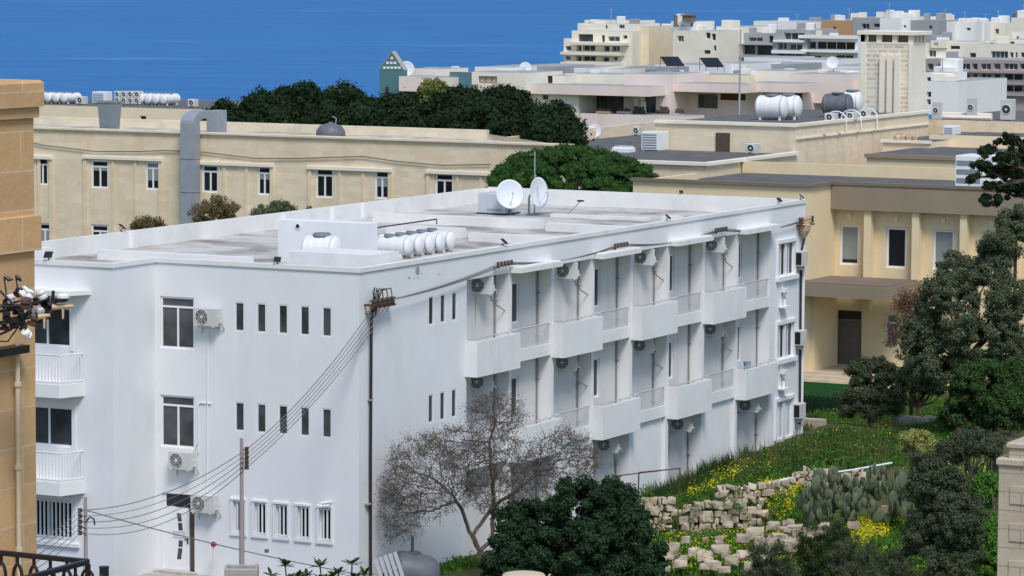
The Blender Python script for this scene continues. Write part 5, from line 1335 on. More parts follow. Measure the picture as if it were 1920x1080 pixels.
B_ = far('cream house with a small stair tower and brown shutter, near the solar panels', 590, 1262, 1346, 58, 125, 'cream_light', [(1270, 67, 1282, 79, 2, G_), (1323, 61, 1332, 73, 1, D_), (1334, 63, 1342, 76, 1, D_), (1320, 94, 1332, 101, 0, 'rust_brown'), (1338, 85, 1343, 96, 1, D_)])
far('', 594, 1258, 1304, 40, 62, 'far_white', [(1265, 46, 1272, 51, 1, D_), (1277, 47, 1282, 52, 1, D_), (1294, 43, 1299, 50, 1, D_)], [], 8, root=B_)
Yq = Yd(1290, 592); a, c_, d, e = px_rect(Yq, 1279, 27, 1296, 40)
b = MB(); b.box(a, c_, Yq, Yq + 2, d, d + (e - d) * .8); b.box(a - .2, c_ + .2, Yq - .2, Yq + 2.2, d + (e - d) * .8, e); b.cyl((a - 1.2, Yq, d - 1), (a - 1.2, Yq, d + 1), .35, n=8); b.build('water_tower', 'taupe_dark', B_)
far('pale grey block with a long dark window right of the cream stair tower house', 598, 1343, 1393, 50, 125, 'cream_light', [(1349, 66, 1355, 73, 1, D_), (1362, 66, 1366, 72, 1, D_), (1370, 66, 1374, 72, 1, D_), (1355, 100, 1372, 110, 2, D_), (1345, 75, 1390, 82, 0, 'far_grey'), (1345, 86, 1390, 92, 0, 'far_grey')])
far('dark apartment block with deep shaded balconies between two pale ones', 596, 1390, 1458, 62, 125, 'far_grey', [(1394, 84, 1416, 101, 0, D_), (1420, 84, 1448, 103, 0, D_), (1404, 70, 1430, 78, 2, G_), (1442, 67, 1450, 80, 0, D_)], [(1388, 82, 1452, 84, 1.5), (1386, 103, 1450, 108, 1.5)], bmat='far_grey')
far('grey rounded apartment block with wide glass fronts left of the white one', 594, 1455, 1514, 56, 130, 'far_grey', [(1470, 61, 1508, 75, 3, G_), (1458, 80, 1476, 93, 2, G_), (1480, 82, 1504, 94, 2, G_), (1458, 100, 1504, 112, 3, G_)], [(1455, 75, 1510, 79, 1.4), (1453, 94, 1512, 100, 1.6)], bmat='far_white')
far('white apartment block with a long dark glazed balcony left of the limestone tower', 592, 1508, 1608, 70, 135, 'far_white', [(1514, 78, 1530, 92, 1, D_), (1531, 78, 1603, 93, 4, 'glass_black'), (1520, 104, 1540, 114, 2, D_), (1567, 103, 1600, 118, 2, D_)], [(1505, 66, 1610, 72, 2.0), (1508, 93, 1612, 98, 1.6)], bmat='far_white')
far('pale grey flat block in the back row before the sea, left', 660, 1413, 1545, 40, 90, 'far_white', [(1448, 46, 1454, 56, 1, D_), (1502, 47, 1508, 53, 1, D_), (1524, 45, 1529, 54, 1, D_)])
far('orange brown block in the back row before the sea', 655, 1541, 1602, 38, 90, 'far_orange', [(1562, 50, 1568, 54, 1, D_)])
far('dark grey flat block in the back row beside the orange one', 652, 1598, 1662, 33, 90, 'far_grey', [(1616, 44, 1630, 55, 2, D_), (1638, 44, 1650, 52, 1, D_)])
far('white stepped block just behind the top of the limestone tower', 640, 1650, 1682, 34, 70, 'far_white')
far('white block with two small round windows behind the top of the limestone tower', 642, 1678, 1712, 32, 70, 'far_white', [(1694, 47, 1699, 52, 1, G_), (1708, 47, 1711, 52, 1, G_)])
for i, (x0, x1, yt, mt, hs, lab) in enumerate((
        (1708, 1760, 38, 'far_grey', [(1742, 48, 1748, 54, 1, G_)], 'grey white block immediately right of the tower top'),
        (1755, 1778, 40, 'far_white', [(1757, 49, 1767, 60, 2, G_)], 'narrow white block with a balcony window right of the tower'),
        (1776, 1828, 41, 'far_white', [(1784, 51, 1791, 57, 1, D_), (1812, 52, 1820, 57, 1, D_)], 'plain white block in the middle of the right back row'),
        (1824, 1846, 42, 'far_white', [(1832, 52, 1838, 57, 1, G_)], 'narrow grey white block left of the cream house at the right'),
        (1842, 1884, 43, 'cream_light', [(1847, 54, 1851, 64, 1, D_), (1866, 54, 1873, 64, 2, D_)], 'cream house with two tall windows near the right edge'),
        (1880, 1936, 46, 'far_white', [(1890, 55, 1896, 64, 1, D_), (1902, 52, 1908, 60, 1, D_), (1906, 68, 1910, 75, 1, D_)], 'white house nearest the right edge in the back row'))):
    far(lab, 640 + i * 3, x0, x1, yt, 95, mt, hs)
tt = far('cream stair turret with a dark cap at the top right corner', 630, 1896, 1926, 33, 60, 'cream_light'); Yq = Yd(1906, 632)
b = MB(); p = at(1906, 33, Y=Yq + 2); b.lathe([(.8, -1), (.75, .3), (.6, .9), (.1, 1.3)], p, (0, 0, 1), 10); b.build('cap', 'taupe_dark', tt)
C_ = far('long cream block with shaded upper terraces above the mauve apartments', 600, 1735, 1936, 82, 135, 'cream_light', [(1741, 94, 1755, 107, 2, G_), (1776, 98, 1786, 108, 1, D_), (1818, 99, 1830, 110, 1, D_), (1858, 96, 1890, 112, 4, G_), (1894, 98, 1900, 108, 1, D_), (1904, 98, 1908, 108, 1, D_), (1914, 98, 1922, 108, 1, 'rust_brown'), (1782, 86, 1800, 92, 0, D_)], [(1735, 108, 1800, 113, 1.2)])
for i, (x0, x1, yt, yb) in enumerate(((1745, 1775, 76, 90), (1775, 1830, 78, 92), (1850, 1870, 76, 90), (1888, 1920, 74, 90))):
    far('', 603, x0, x1, yt, yb, 'cream_light', [(x0 + 6, yt + 4, x0 + 14, yb - 2, 1, D_)], [], 6, root=C_)
hs = []
for y in (119, 138, 160):
    for x0, x1, k, m_ in ((1739, 1750, 1, G_), (1757, 1770, 1, 'glass_black'), (1773, 1794, 2, 'glass_black'), (1800, 1819, 2, D_ if y < 130 else G_), (1823, 1833, 1, G_ if y < 130 else D_), (1839, 1858, 2, G_ if y == 119 else 'glass_black'), (1863, 1876, 1, G_ if y == 119 else D_), (1882, 1908 if y == 119 else 1934, 3, G_ if y == 119 else 'glass_black'), (1912, 1928, 1, D_)):
        if y > 119 and x0 == 1912: continue
        hs.append((x0, y, x1, y + (12 if y < 130 else 13), k, m_))
hs += [(1800, 181, 1820, 189, 2, G_), (1823, 181, 1834, 189, 1, G_)]
far('mauve grey apartment block with rows of dark windows at the right edge', 560, 1736, 1936, 112, 215, 'far_mauve', hs, [(1736, 132, 1936, 136, .8), (1736, 153, 1936, 157, .8), (1736, 174, 1936, 178, .8)], bmat='far_mauve')
W_ = far('white two step house in front of the mauve apartments right of the tower', 330, 1735, 1797, 153, 215, 'far_white', [(1738, 172, 1746, 182, 1, D_), (1738, 186, 1745, 196, 1, D_)])
far('', 333, 1735, 1780, 136, 156, 'far_white', [(1738, 145, 1774, 152, 0, D_)], [], 5, root=W_)
Yq = Yd(1763, 334); p = at(1763, 129, Y=Yq + 3); t = thing('grey_tank', 'round grey tank on the white two step house right of the tower', 'water tank', p)
b = MB(); b.smooth = True; b.lathe([(.3, -.75), (.55, -.7), (.6, 0), (.4, .35), (.1, .45)], p, (0, 0, 1), 14); b.build('body', 'tank_grey', t)
b = MB(); b.box(p[0] - .5, p[0] + .5, p[1] - .5, p[1] + .5, at(1763, 137, Y=Yq + 3)[2] - .2, p[2] - .75); b.build('stand', 'far_grey', t)

# ------------------------------------------------------------ vegetation
def quads(name, mat, P, Nn, size, aspect=1.0, parent=None, rg=None, tri=False):
    """many leaf-sized faces as one mesh"""
    rg = rg or rng; n = len(P)
    Nn = Nn / (np.linalg.norm(Nn, axis=1, keepdims=True) + 1e-9)
    a = np.cross(Nn, rg.normal(size=(n, 3))); a /= np.linalg.norm(a, axis=1, keepdims=True) + 1e-9; b = np.cross(Nn, a)
    s = (size * rg.uniform(.6, 1.35, n))[:, None]
    o0 = np.array(WORLD[parent.name]) if parent is not None else np.zeros(3)
    V = np.stack([P + a * s, P + b * s * aspect * .6 + Nn * s * .12, P - a * s, P - b * s * aspect * .6 + Nn * s * .12], 1).reshape(-1, 3) - o0
    me = bpy.data.meshes.new(name); me.vertices.add(4 * n); me.loops.add(4 * n); me.polygons.add(n)
    me.vertices.foreach_set('co', V.astype(np.float32).ravel()); me.loops.foreach_set('vertex_index', np.arange(4 * n, dtype=np.int32))
    me.polygons.foreach_set('loop_start', np.arange(0, 4 * n, 4, dtype=np.int32)); me.polygons.foreach_set('loop_total', np.full(n, 4, np.int32))
    me.materials.append(MATS[mat]); me.update(calc_edges=True)
    o = bpy.data.objects.new(name, me); COL.objects.link(o); WORLD[o.name] = o0
    if parent is not None: o.parent = parent
    return o


def clump_pts(C, Rr, n, rg, outer=.45, flat=1.0):
    """points in spherical clumps with their outward directions"""
    C = np.repeat(C, n, 0); rr = np.repeat(Rr, n)
    d = rg.normal(size=(len(C), 3)); d /= np.linalg.norm(d, axis=1, keepdims=True)
    r = rr * (outer + (1 - outer) * rg.uniform(0, 1, len(C)) ** .6) * np.where(rg.uniform(0, 1, len(C)) < .16, rg.uniform(1, 1.55, len(C)), 1)
    P = C + d * r[:, None] * (1, 1, flat)
    return P, d + rg.normal(size=d.shape) * .55 + (0, 0, .25)


def ell_clumps(c, rad, n, rc, rg, shell=.55, up=-.6):
    """clump centres in the outer part of an ellipsoid"""
    d = rg.normal(size=(n * 3, 3)); d /= np.linalg.norm(d, axis=1, keepdims=True); d = d[d[:, 2] > up][:n]
    q = shell + (1 - shell) * rg.uniform(0, 1, len(d)) ** .5
    return np.array(c) + d * q[:, None] * np.array(rad), rc * rg.uniform(.65, 1.3, len(d))


def px_blobs(lst, rg, dj=.6):
    """(x, y, rx, ry, D) photo-sized blobs into ellipsoids standing at distance D"""
    out = []
    for x, y, rx, ry, D in lst:
        m_ = D / FPX; out.append((at(x, y, D=D), (rx * m_, rx * m_ * .9, ry * m_)))
    return out


def tree(name, label, blobs, mat, leaf, nclump, nleaf, rc, seed, trunk=None, cat='tree', group=None, barkm='bark', core=.55, aspect=1.1, shell=.5, up=-.7, flat=.85, loc=None):
    rg = np.random.default_rng(seed)
    tot = sum(r[0] * r[2] for _, r in blobs); C = []; Rr = []
    for c, r in blobs:
        k = max(3, int(nclump * r[0] * r[2] / tot)); a, b = ell_clumps(c, r, k, rc, rg, shell, up); C.append(a); Rr.append(b)
    C = np.concatenate(C); Rr = np.concatenate(Rr)
    base = np.array(trunk[0] if trunk is not None else (C[:, 0].mean(), C[:, 1].mean(), float(ground_z(C[:, 0].mean(), C[:, 1].mean()))), float)
    t = thing(name, label, cat, base, group)
    b = MB()
    if trunk is not None:
        r0 = trunk[-1]; pts = [np.array(p, float) for p in trunk[:-1]]
        b.tube(pts, list(np.linspace(r0, r0 * .55, len(pts))), 8); top = pts[-1]
    else:
        r0 = .12; top = base + (np.array(blobs[0][0]) - base) * .45; b.tube([base - (0, 0, .2), top], (r0, r0 * .6), 7)
    for i in rg.choice(len(C), min(len(C), 26), replace=False):
        mid = top * .5 + C[i] * .5 + rg.normal(0, 1, 3) * .12 * np.linalg.norm(C[i] - top) - (0, 0, .06 * np.linalg.norm(C[i] - top))
        b.tube([top, mid, C[i]], (r0 * .45, r0 * .25, r0 * .08), 5)
    b.build('trunk', barkm, t)
    P, N = clump_pts(C, Rr, nleaf, rg, flat=flat)
    cr = quads('crown', mat, P, N, leaf, aspect, t, rg)
    if core:
        b = MB()
        for i, (c, r) in enumerate(zip(C, Rr)): b.blob(c, np.array((r, r, r * flat)) * core, 6, .35, i)
        b.build('inner_foliage', mat, cr)
    return t


gz = lambda x, y: float(ground_z(x, y))
# dark pines behind the cream stone building
GP_ = 'dark pines behind the cream building'
for i, (x, yt, wx, D, lab) in enumerate(((412, 200, 44, 214, 'dark evergreen at the left end of the tree belt, lowest of the left group'), (485, 182, 52, 220, 'dark evergreen second from the left in the belt before the sea'), (570, 164, 62, 224, 'tall dark evergreen forming the highest top of the tree belt'), (645, 168, 52, 218, 'dark evergreen just left of the teal gabled tower'), (735, 184, 56, 222, 'low dark evergreen in front of the teal gabled tower'), (528, 176, 44, 226, 'dark evergreen tucked between the two tallest tops of the tree belt'), (692, 188, 40, 226, 'low dark evergreen filling the dip left of the teal tower'), (796, 182, 44, 226, 'dark evergreen behind the yellowish green tree top'), (912, 172, 46, 220, 'dark evergreen between the broad one and the right end of the belt'), (862, 172, 70, 216, 'broad dark evergreen in the middle right of the belt, before the teal panel'), (955, 171, 58, 224, 'dark evergreen second from the right end of the belt'), (1035, 198, 52, 214, 'dark evergreen at the right end of the belt below the pink terrace'))):
    m_ = D / FPX; c = at(x, yt + 56, D=D); g = gz(c[0], c[1])
    bl = [(c, (wx * m_, wx * m_, 52 * m_)), (at(x - wx * .5, yt + 76, D=D - 2), (wx * .55 * m_,) * 2 + (40 * m_,)), (at(x + wx * .5, yt + 70, D=D - 1), (wx * .55 * m_,) * 2 + (40 * m_,)), (at(x + wx * .15, yt + 20, D=D), (wx * .4 * m_,) * 2 + (24 * m_,)), (at(x - wx * .35, yt + 34, D=D), (wx * .3 * m_,) * 2 + (22 * m_,))]
    tree('dark_pine', lab, bl, 'leaf_pine_dark', .115, 120, 260, .62, 100 + i, [(c[0], c[1], g - .3), (c[0] + .2, c[1], (g + c[2]) / 2), (c[0], c[1], c[2] - 1), .3], group=GP_, core=.66, aspect=1.0)
c = at(815, 182, D=226); tree('yellow_green_tree', 'yellowish green tree top showing above the dark evergreens', [(c, (1.1, 1.1, 1.3))], 'leaf_yellowish', .10, 24, 200, .42, 130, [(c[0], c[1], -.5), (c[0], c[1], 4), (c[0], c[1], c[2] - .5), .15])
# round umbrella pine
D = 172; m_ = D / FPX; c = at(1072, 352, D=D); g = gz(c[0], c[1])
tree('umbrella_pine', 'bright green umbrella pine with a wide domed crown behind the white roof', [(c, (158 * m_, 140 * m_, 74 * m_)), (at(985, 350, D=D - 1), (66 * m_, 60 * m_, 42 * m_)), (at(1170, 345, D=D - 1), (60 * m_, 60 * m_, 42 * m_))], 'leaf_pine_bright', .060, 520, 170, .34, 140,
     [(c[0], c[1], g - .3), (c[0] + .3, c[1], 3), (c[0], c[1], c[2] - .6), .3], core=.8, shell=.78, up=-.3, aspect=.8)
# bushes in front of the cream stone building
for i, (x, y, rx, ry, mt, lab, D) in enumerate(((278, 420, 36, 22, 'leaf_dry', 'brownish dry bush behind the left parapet of the white roof', 172), (405, 393, 48, 34, 'leaf_dry', 'brown green bush beside the ventilation duct', 172), (530, 392, 62, 20, 'leaf_olive', 'low olive green bush behind the white parapet, right of the brown ones', 168))):
    m_ = D / FPX; tree('bush', lab, [(at(x, y + 14, D=D), (rx * m_, rx * m_, (ry + 8) * m_))], mt, .045, 80, 120, .24, 150 + i, cat='bush', group='bushes between the two long buildings', core=0 if i < 2 else .5, shell=.25)

# right hand trees
m_ = 74 / FPX
tb = at(2010, 900, D=74)
bl = px_blobs([(1880, 262, 22, 13, 74), (1912, 275, 22, 16, 74.5), (1852, 285, 20, 12, 74), (1885, 300, 26, 14, 73.6), (1838, 312, 22, 13, 74), (1872, 328, 24, 14, 74), (1908, 322, 20, 18, 74), (1832, 335, 16, 10, 73.8), (1890, 350, 24, 12, 74), (1858, 352, 18, 11, 74), (1846, 378, 12, 14, 74), (1880, 376, 18, 10, 74), (1915, 360, 16, 14, 74), (1925, 300, 22, 26, 74)], rng)
tree('aleppo_pine', 'dark pine branches reaching in from the right edge in front of the yellow building', bl, 'leaf_pine_dark', .030, 150, 170, .085, 160, [(tb[0], tb[1], gz(tb[0], tb[1])), at(2000, 600, D=74), at(1985, 420, D=74), at(1950, 330, D=74), .16], core=.6, shell=.3, aspect=.7)
GRT = None
bl = px_blobs([(1905, 425, 34, 40, 139), (1880, 455, 26, 20, 138)], rng)
c = at(1905, 425, D=139); tree('pale_olive_tree', 'paler olive tree top below the dark pine branch at the right edge', bl, 'leaf_olive', .048, 90, 200, .24, 161, [(c[0], c[1], gz(c[0], c[1])), (c[0], c[1], 3), tuple(c - (0, 0, .5)), .12], core=.5)
bl = px_blobs([(1860, 520, 44, 40, 138), (1790, 560, 52, 44, 138), (1885, 570, 48, 50, 137), (1740, 620, 50, 42, 139), (1830, 630, 66, 52, 137), (1770, 690, 52, 46, 138), (1900, 650, 42, 52, 137), (1748, 560, 36, 38, 139), (1722, 650, 40, 44, 139), (1800, 505, 46, 34, 139), (1868, 470, 44, 36, 139), (1735, 700, 36, 40, 140), (1850, 700, 60, 40, 138)], rng)
c = at(1800, 790, D=138); tree('olive_tree', 'big grey green olive tree filling the right side before the yellow building', bl, 'leaf_olive', .046, 560, 230, .25, 162, [(c[0], c[1], gz(c[0], c[1]) - .2), tuple(at(1800, 740, D=138)), tuple(at(1805, 680, D=138)), .2], core=0, shell=.3)
bl = px_blobs([(1632, 700, 46, 34, 143), (1620, 755, 52, 44, 142.5), (1660, 750, 34, 40, 143)], rng)
c = at(1630, 800, D=143); tree('dark_shrub', 'dark rounded evergreen shrub standing before the porch of the yellow building', bl, 'leaf_shrub', .045, 180, 220, .22, 163, [(c[0], c[1], gz(c[0], c[1]) - .2), tuple(at(1630, 780, D=143)), tuple(at(1632, 740, D=143)), .1], cat='shrub', core=.4, shell=.35)
bl = px_blobs([(1700, 580, 34, 34, 150), (1725, 560, 36, 26, 150), (1690, 630, 28, 40, 150), (1735, 610, 30, 40, 150)], rng)
c = at(1710, 720, D=150); tree('red_leaved_bush', 'sparse reddish twiggy tree between the porch and the olive tree', bl, 'leaf_red', .040, 120, 60, .28, 164, [(c[0], c[1], gz(c[0], c[1])), tuple(at(1708, 680, D=150)), tuple(at(1705, 640, D=150)), .09], cat='tree', core=0, barkm='bark_grey', shell=.1)
bl = px_blobs([(1715, 712, 40, 24, 149), (1748, 725, 26, 20, 149)], rng)
tree('dark_shrub', 'small very dark shrub at the foot of the yellow wall, right of the rounded one', bl, 'leaf_carob', .045, 70, 180, .24, 165, cat='shrub', core=.6)
bl = px_blobs([(1850, 720, 70, 44, 122), (1890, 770, 60, 50, 121), (1815, 775, 52, 40, 122), (1920, 710, 40, 44, 122)], rng)
c = at(1870, 840, D=122); tree('broad_bush', 'broad dark green bush at the right edge, above the stone pier', bl, 'leaf_citrus', .050, 260, 230, .26, 166, [(c[0], c[1], gz(c[0], c[1]) - .2), tuple(at(1865, 800, D=122)), tuple(at(1860, 770, D=122)), .12], cat='bush', core=.65)
bl = px_blobs([(1830, 835, 52, 28, 114), (1780, 850, 30, 20, 114)], rng)
tree('grey_shrub', 'grey brown shrub below the broad dark bush at the right', bl, 'leaf_shrub', .036, 110, 200, .20, 167, cat='shrub', core=.5)
bl = px_blobs([(1720, 830, 34, 22, 126), (1745, 860, 22, 16, 125)], rng)
tree('pale_flowering_shrub', 'pale yellowish flowering shrub in the middle of the slope', bl, 'flower_pale', .034, 80, 130, .17, 168, cat='shrub', core=.5)
bl = px_blobs([(1760, 920, 56, 50, 101), (1800, 980, 56, 60, 100), (1740, 1010, 46, 60, 101), (1790, 1060, 60, 60, 100), (1735, 880, 30, 30, 101)], rng)
c = at(1775, 1150, D=101); tree('oleander_bush', 'tall dark grey green bush right of the prickly pear, near the bottom right', bl, 'leaf_shrub', .034, 380, 210, .18, 169, [(c[0], c[1], gz(c[0], c[1]) - .2), tuple(at(1775, 1080, D=101)), tuple(at(1775, 1000, D=101)), .1], cat='bush', core=.3, shell=.3)
bl = px_blobs([(1850, 920, 24, 40, 104), (1845, 1000, 26, 50, 103), (1860, 1060, 30, 40, 103)], rng)
tree('green_shrub', 'fresh green shrub squeezed between the dark bush and the stone pier', bl, 'weed_green', .040, 110, 150, .2, 170, cat='shrub', core=.55)
for i, (x, y, rx, ry, D, mt, lab) in enumerate(((1440, 1050, 48, 44, 106, 'leaf_shrub', 'feathery green shrub in the foreground below the boulders, left'), (1530, 1030, 40, 50, 107, 'grass_dark', 'feathery dark shrub in the foreground, second from the left'), (1600, 1050, 52, 46, 106, 'leaf_olive', 'leafy green shrub in the foreground below the yellow mound'), (1670, 1060, 44, 40, 106, 'leaf_shrub', 'feathery shrub in the foreground at the foot of the tall dark bush'), (1570, 1010, 22, 30, 109, 'grass_dark', 'small dark feathery plant beside the yellow flowers'))):
    tree('foreground_shrub', lab, px_blobs([(x, y, rx, ry, D), (x + 8, y + 30, rx * 1.1, ry * .8, D)], rng), mt, .034, 110, 130, .17, 180 + i, cat='shrub', group='shrubs along the bottom right', core=.3, aspect=.4, shell=.2)
# carob bush in front of the long facade
bl = px_blobs([(1000, 1000, 80, 62, 105), (1090, 950, 76, 50, 105), (1145, 930, 50, 32, 105.5), (1160, 985, 60, 56, 105), (1060, 1040, 120, 66, 104), (1190, 1040, 60, 50, 105), (960, 1060, 60, 50, 104), (1150, 1080, 90, 50, 104), (1000, 1100, 110, 50, 104)], rng)
c = at(1080, 1180, D=105); tree('carob_bush', 'big dark glossy carob bush in front of the balconies at the bottom centre', bl, 'leaf_carob', .050, 620, 190, .23, 190, [(c[0], c[1], gz(c[0], c[1]) - .2), tuple(at(1080, 1100, D=105)), tuple(at(1080, 1040, D=105)), .16], cat='bush', core=.6)


# bare tree with brown leaves: grown branch by branch towards points of its crown
def bare_tree():
    rg = np.random.default_rng(77); A = []
    for x, y, rx, ry, n, D in ((795, 895, 88, 85, 620, 109.5), (925, 880, 85, 80, 620, 110.5), (930, 775, 62, 42, 260, 111), (1055, 860, 78, 58, 380, 110.5), (752, 960, 48, 62, 240, 109.5), (860, 830, 60, 36, 200, 110), (1010, 930, 60, 40, 200, 109.5)):
        m_ = D / FPX; d = rg.normal(size=(n, 3)); d /= np.linalg.norm(d, axis=1, keepdims=True); d *= rg.uniform(.25, 1, n)[:, None] ** .5
        A.append(at(x, y, D=D) + d * np.array((rx * m_, rx * m_ * .75, ry * m_)))
    A = np.concatenate(A)
    base = at(912, 1075, D=110); base[2] = gz(base[0], base[1]) - .1
    N = [base]; par = [-1]
    def limb(pts, start):
        i = start
        for p in pts:
            p = np.array(p); q = N[i]; k = max(1, int(np.linalg.norm(p - q) / .16))
            for j in range(1, k + 1): N.append(q + (p - q) * j / k + rg.normal(0, .012, 3)); par.append(i); i = len(N) - 1
        return i
    i0 = limb([at(900, 1035, D=110)], 0); limb([at(880, 995, D=110), at(868, 955, D=109.8), at(850, 930, D=109.6)], i0); i1 = limb([at(922, 1010, D=110.2), at(925, 950, D=110.4), at(922, 880, D=110.6), at(918, 830, D=110.8), at(930, 790, D=111)], i0)
    limb([at(925, 950, D=110.4), at(975, 915, D=110.3), at(1020, 880, D=110.3)], i0 + 3)
    step, kill, infl = .12, .15, 1.6
    alive = np.ones(len(A), bool)
    for it in range(110):
        P = np.array(N); Q = A[alive]
        if len(Q) < 8: break
        d = np.linalg.norm(Q[:, None] - P[None], axis=2); k = d.argmin(1); dm = d.min(1)
        grow = {}
        for a, kk, dd in zip(Q, k, dm):
            if dd < infl: grow.setdefault(kk, []).append((a - P[kk]) / (dd + 1e-6))
        if not grow: break
        for kk, vs in grow.items():
            v = np.mean(vs, 0) + rg.normal(0, .18, 3) + (0, 0, -.06); v /= np.linalg.norm(v) + 1e-6
            N.append(P[kk] + v * step); par.append(kk)
        P = np.array(N[-len(grow):]); idx = np.where(alive)[0]
        dd = np.linalg.norm(A[idx][:, None] - P[None], axis=2).min(1); alive[idx[dd < kill]] = False
    n = len(N); P = np.array(N); w = np.zeros(n); ch = [[] for _ in range(n)]
    for i in range(1, n): ch[par[i]].append(i)
    for i in range(n - 1, -1, -1):
        w[i] = 1 if not ch[i] else (sum(w[c] ** 1.0 for c in ch[i]))
    r = .0052 * w ** .46
    t = thing('bare_tree', 'nearly bare twiggy tree with brown leaves in front of the side facade', 'tree', base)
    b = MB()
    for i in range(1, n):
        if ch[i] or w[i] >= 1: b.tube([P[par[i]], P[i]], (max(r[i], .0065) if par[i] else r[i], max(r[i], .006)), 5 if w[i] > 12 else 3)
    # fine twigs
    tips = [i for i in range(n) if w[i] <= 4]
    T = []
    for i in tips:
        for _ in range(4):
            v = rg.normal(0, 1, 3); v /= np.linalg.norm(v); v = v * .7 + (P[i] - P[par[i]]) / step * .8; q = P[i] + v * rg.uniform(.12, .34)
            b.tube([P[i], q], (.005, .0035), 3); T.append(q); T.append(P[i] * .5 + q * .5)
    b.build('trunk', 'bark_grey', t)
    T = np.array(T); wt = np.sin(T[:, 0] * 3.1 + 1) * np.sin(T[:, 2] * 3.7) * np.sin(T[:, 1] * 2.9 + 2) + .45; wt = np.clip(wt, .05, None); k = rg.choice(len(T), 21000, p=wt / wt.sum()); L = T[k] + rg.normal(0, .08, (len(k), 3)); quads('crown', 'leaf_brown', L, rg.normal(size=L.shape), .026, 1.0, t, rg)


bare_tree()


# rosette plants at the bottom left
for i, (x, y, D, n, lab) in enumerate(((535, 1062, 102, 10, 'leafy rosette plant at the bottom, left of three'), (600, 1062, 102, 11, 'leafy rosette plant at the bottom, middle one'), (660, 1058, 102, 11, 'leafy rosette plant at the bottom, right one with reddish tips'))):
    rg = np.random.default_rng(200 + i); c0 = at(x, 1150, D=D); c0[2] = gz(c0[0], c0[1])
    t = thing('rosette_plant', lab, 'plant', c0, 'rosette plants along the bottom')
    b = MB(); L = MB(); heads = [(at(x + dx, y + dy, D=D + rg.uniform(-.3, .3)), s_) for dx, dy, s_ in ((0, 0, 1), (-26, 18, .9), (24, 20, .9), (6, 30, 1))]
    for h, s_ in heads:
        b.tube([c0, (c0 + h) / 2 + rg.normal(0, .1, 3), h], (.05, .03, .02), 6)
        for k in range(n):
            a = 2 * math.pi * k / n + rg.uniform(-.2, .2); el = rg.uniform(.1, 1.1); d = np.array((math.cos(a) * math.cos(el), math.sin(a) * math.cos(el), math.sin(el))); sd = np.cross(d, (0, 0, 1)); sd /= np.linalg.norm(sd)
            ln = .36 * s_ * rg.uniform(.8, 1.15); wd = .065 * s_; u = np.cross(sd, d)
            p = [L.pt(h), L.pt(h + d * ln * .35 + sd * wd), L.pt(h + d * ln * .7 + sd * wd * .9 - u * .02), L.pt(h + d * ln - u * .05), L.pt(h + d * ln * .7 - sd * wd * .9 - u * .02), L.pt(h + d * ln * .35 - sd * wd), L.pt(h + d * ln * .5 - u * .012 + (0, 0, -.012))]
            L.face((p[0], p[1], p[6])); L.face((p[1], p[2], p[6])); L.face((p[2], p[3], p[6])); L.face((p[3], p[4], p[6])); L.face((p[4], p[5], p[6])); L.face((p[5], p[0], p[6]))
    b.build('stem', 'bark', t); L.build('leaves', 'leaf_frangipani', t)

# prickly pears
def cactus(label, x0, x1, ytop, ybase, D, n, seed):
    rg = np.random.default_rng(seed); c = at((x0 + x1) / 2, ybase, D=D); m_ = D / FPX
    t = thing('prickly_pear', label, 'cactus', (c[0], c[1], gz(c[0], c[1])), 'prickly pears'); b = MB(); b.smooth = True
    for k in range(n):
        u = rg.uniform(0, 1); x = x0 + (x1 - x0) * u; top = ybase - (ybase - ytop) * (math.sin(math.pi * (.12 + .76 * u)) ** .6); y = ybase - (ybase - top) * rg.uniform(0, 1) ** .75
        p = at(x, y, D=D + rg.uniform(-.9, .9)); r = rg.uniform(.12, .24); yaw = rg.uniform(0, math.pi); tilt = rg.normal(0, .35)
        ex = np.array((math.cos(yaw), math.sin(yaw), 0)); ez = np.array((0, 0, 1.)) * math.cos(tilt) + ex * math.sin(tilt); en = np.cross(ex, (0, 0, 1)); en = en * math.cos(.3 * rg.normal()) + ez * .2 * rg.normal(); en /= np.linalg.norm(en); ex2 = np.cross(en, ez); ex2 /= np.linalg.norm(ex2)
        rows = []
        for i in range(6):
            th = math.pi * i / 5; row = []
            for j in range(10):
                ph = 2 * math.pi * j / 10; row.append(b.pt(p + ez * (r * 1.3 * math.cos(th)) + ex2 * (r * .85 * math.sin(th) * math.cos(ph)) * (1 + .15 * math.cos(th)) + en * (.035 * math.sin(th) * math.sin(ph))))
            rows.append(row)
        for A, B in zip(rows, rows[1:]):
            for j in range(10): b.face((A[j], B[j], B[(j + 1) % 10], A[(j + 1) % 10]))
    b.build('pads', 'cactus_green', t)


cactus('prickly pear with grey green pads behind the yellow flowers, left clump', 1500, 1610, 885, 985, 121, 95, 301)
cactus('prickly pear with grey green pads next to the tall dark bush, right clump', 1590, 1710, 878, 975, 120, 88, 302)


# rubble walls and boulders
def stone(b, p, r, rg):
    """one broken angular stone: hull of random points on a rough block"""
    R_ = np.array(r, float); yaw = -YAW + rg.normal(0, .12); ca, sa = math.cos(yaw), math.sin(yaw)
    q = rg.uniform(-1, 1, (30, 3)); e = rg.uniform(.30, .55); q = np.sign(q) * np.abs(q) ** e; q *= R_ * rg.uniform(.80, 1.08, (30, 1)); q[:, 2] += q[:, 0] * rg.normal(0, .06)
    bm = bmesh.new()
    for v in q: bm.verts.new((float(p[0] + v[0] * ca - v[1] * sa), float(p[1] + v[0] * sa + v[1] * ca), float(p[2] + v[2])))
    g = bmesh.ops.convex_hull(bm, input=bm.verts[:])
    idx = {}
    for f in bm.faces:
        ii = []
        for v in f.verts:
            if v not in idx: idx[v] = b.pt(v.co)
            ii.append(idx[v])
        b.face(ii)
    bm.free()


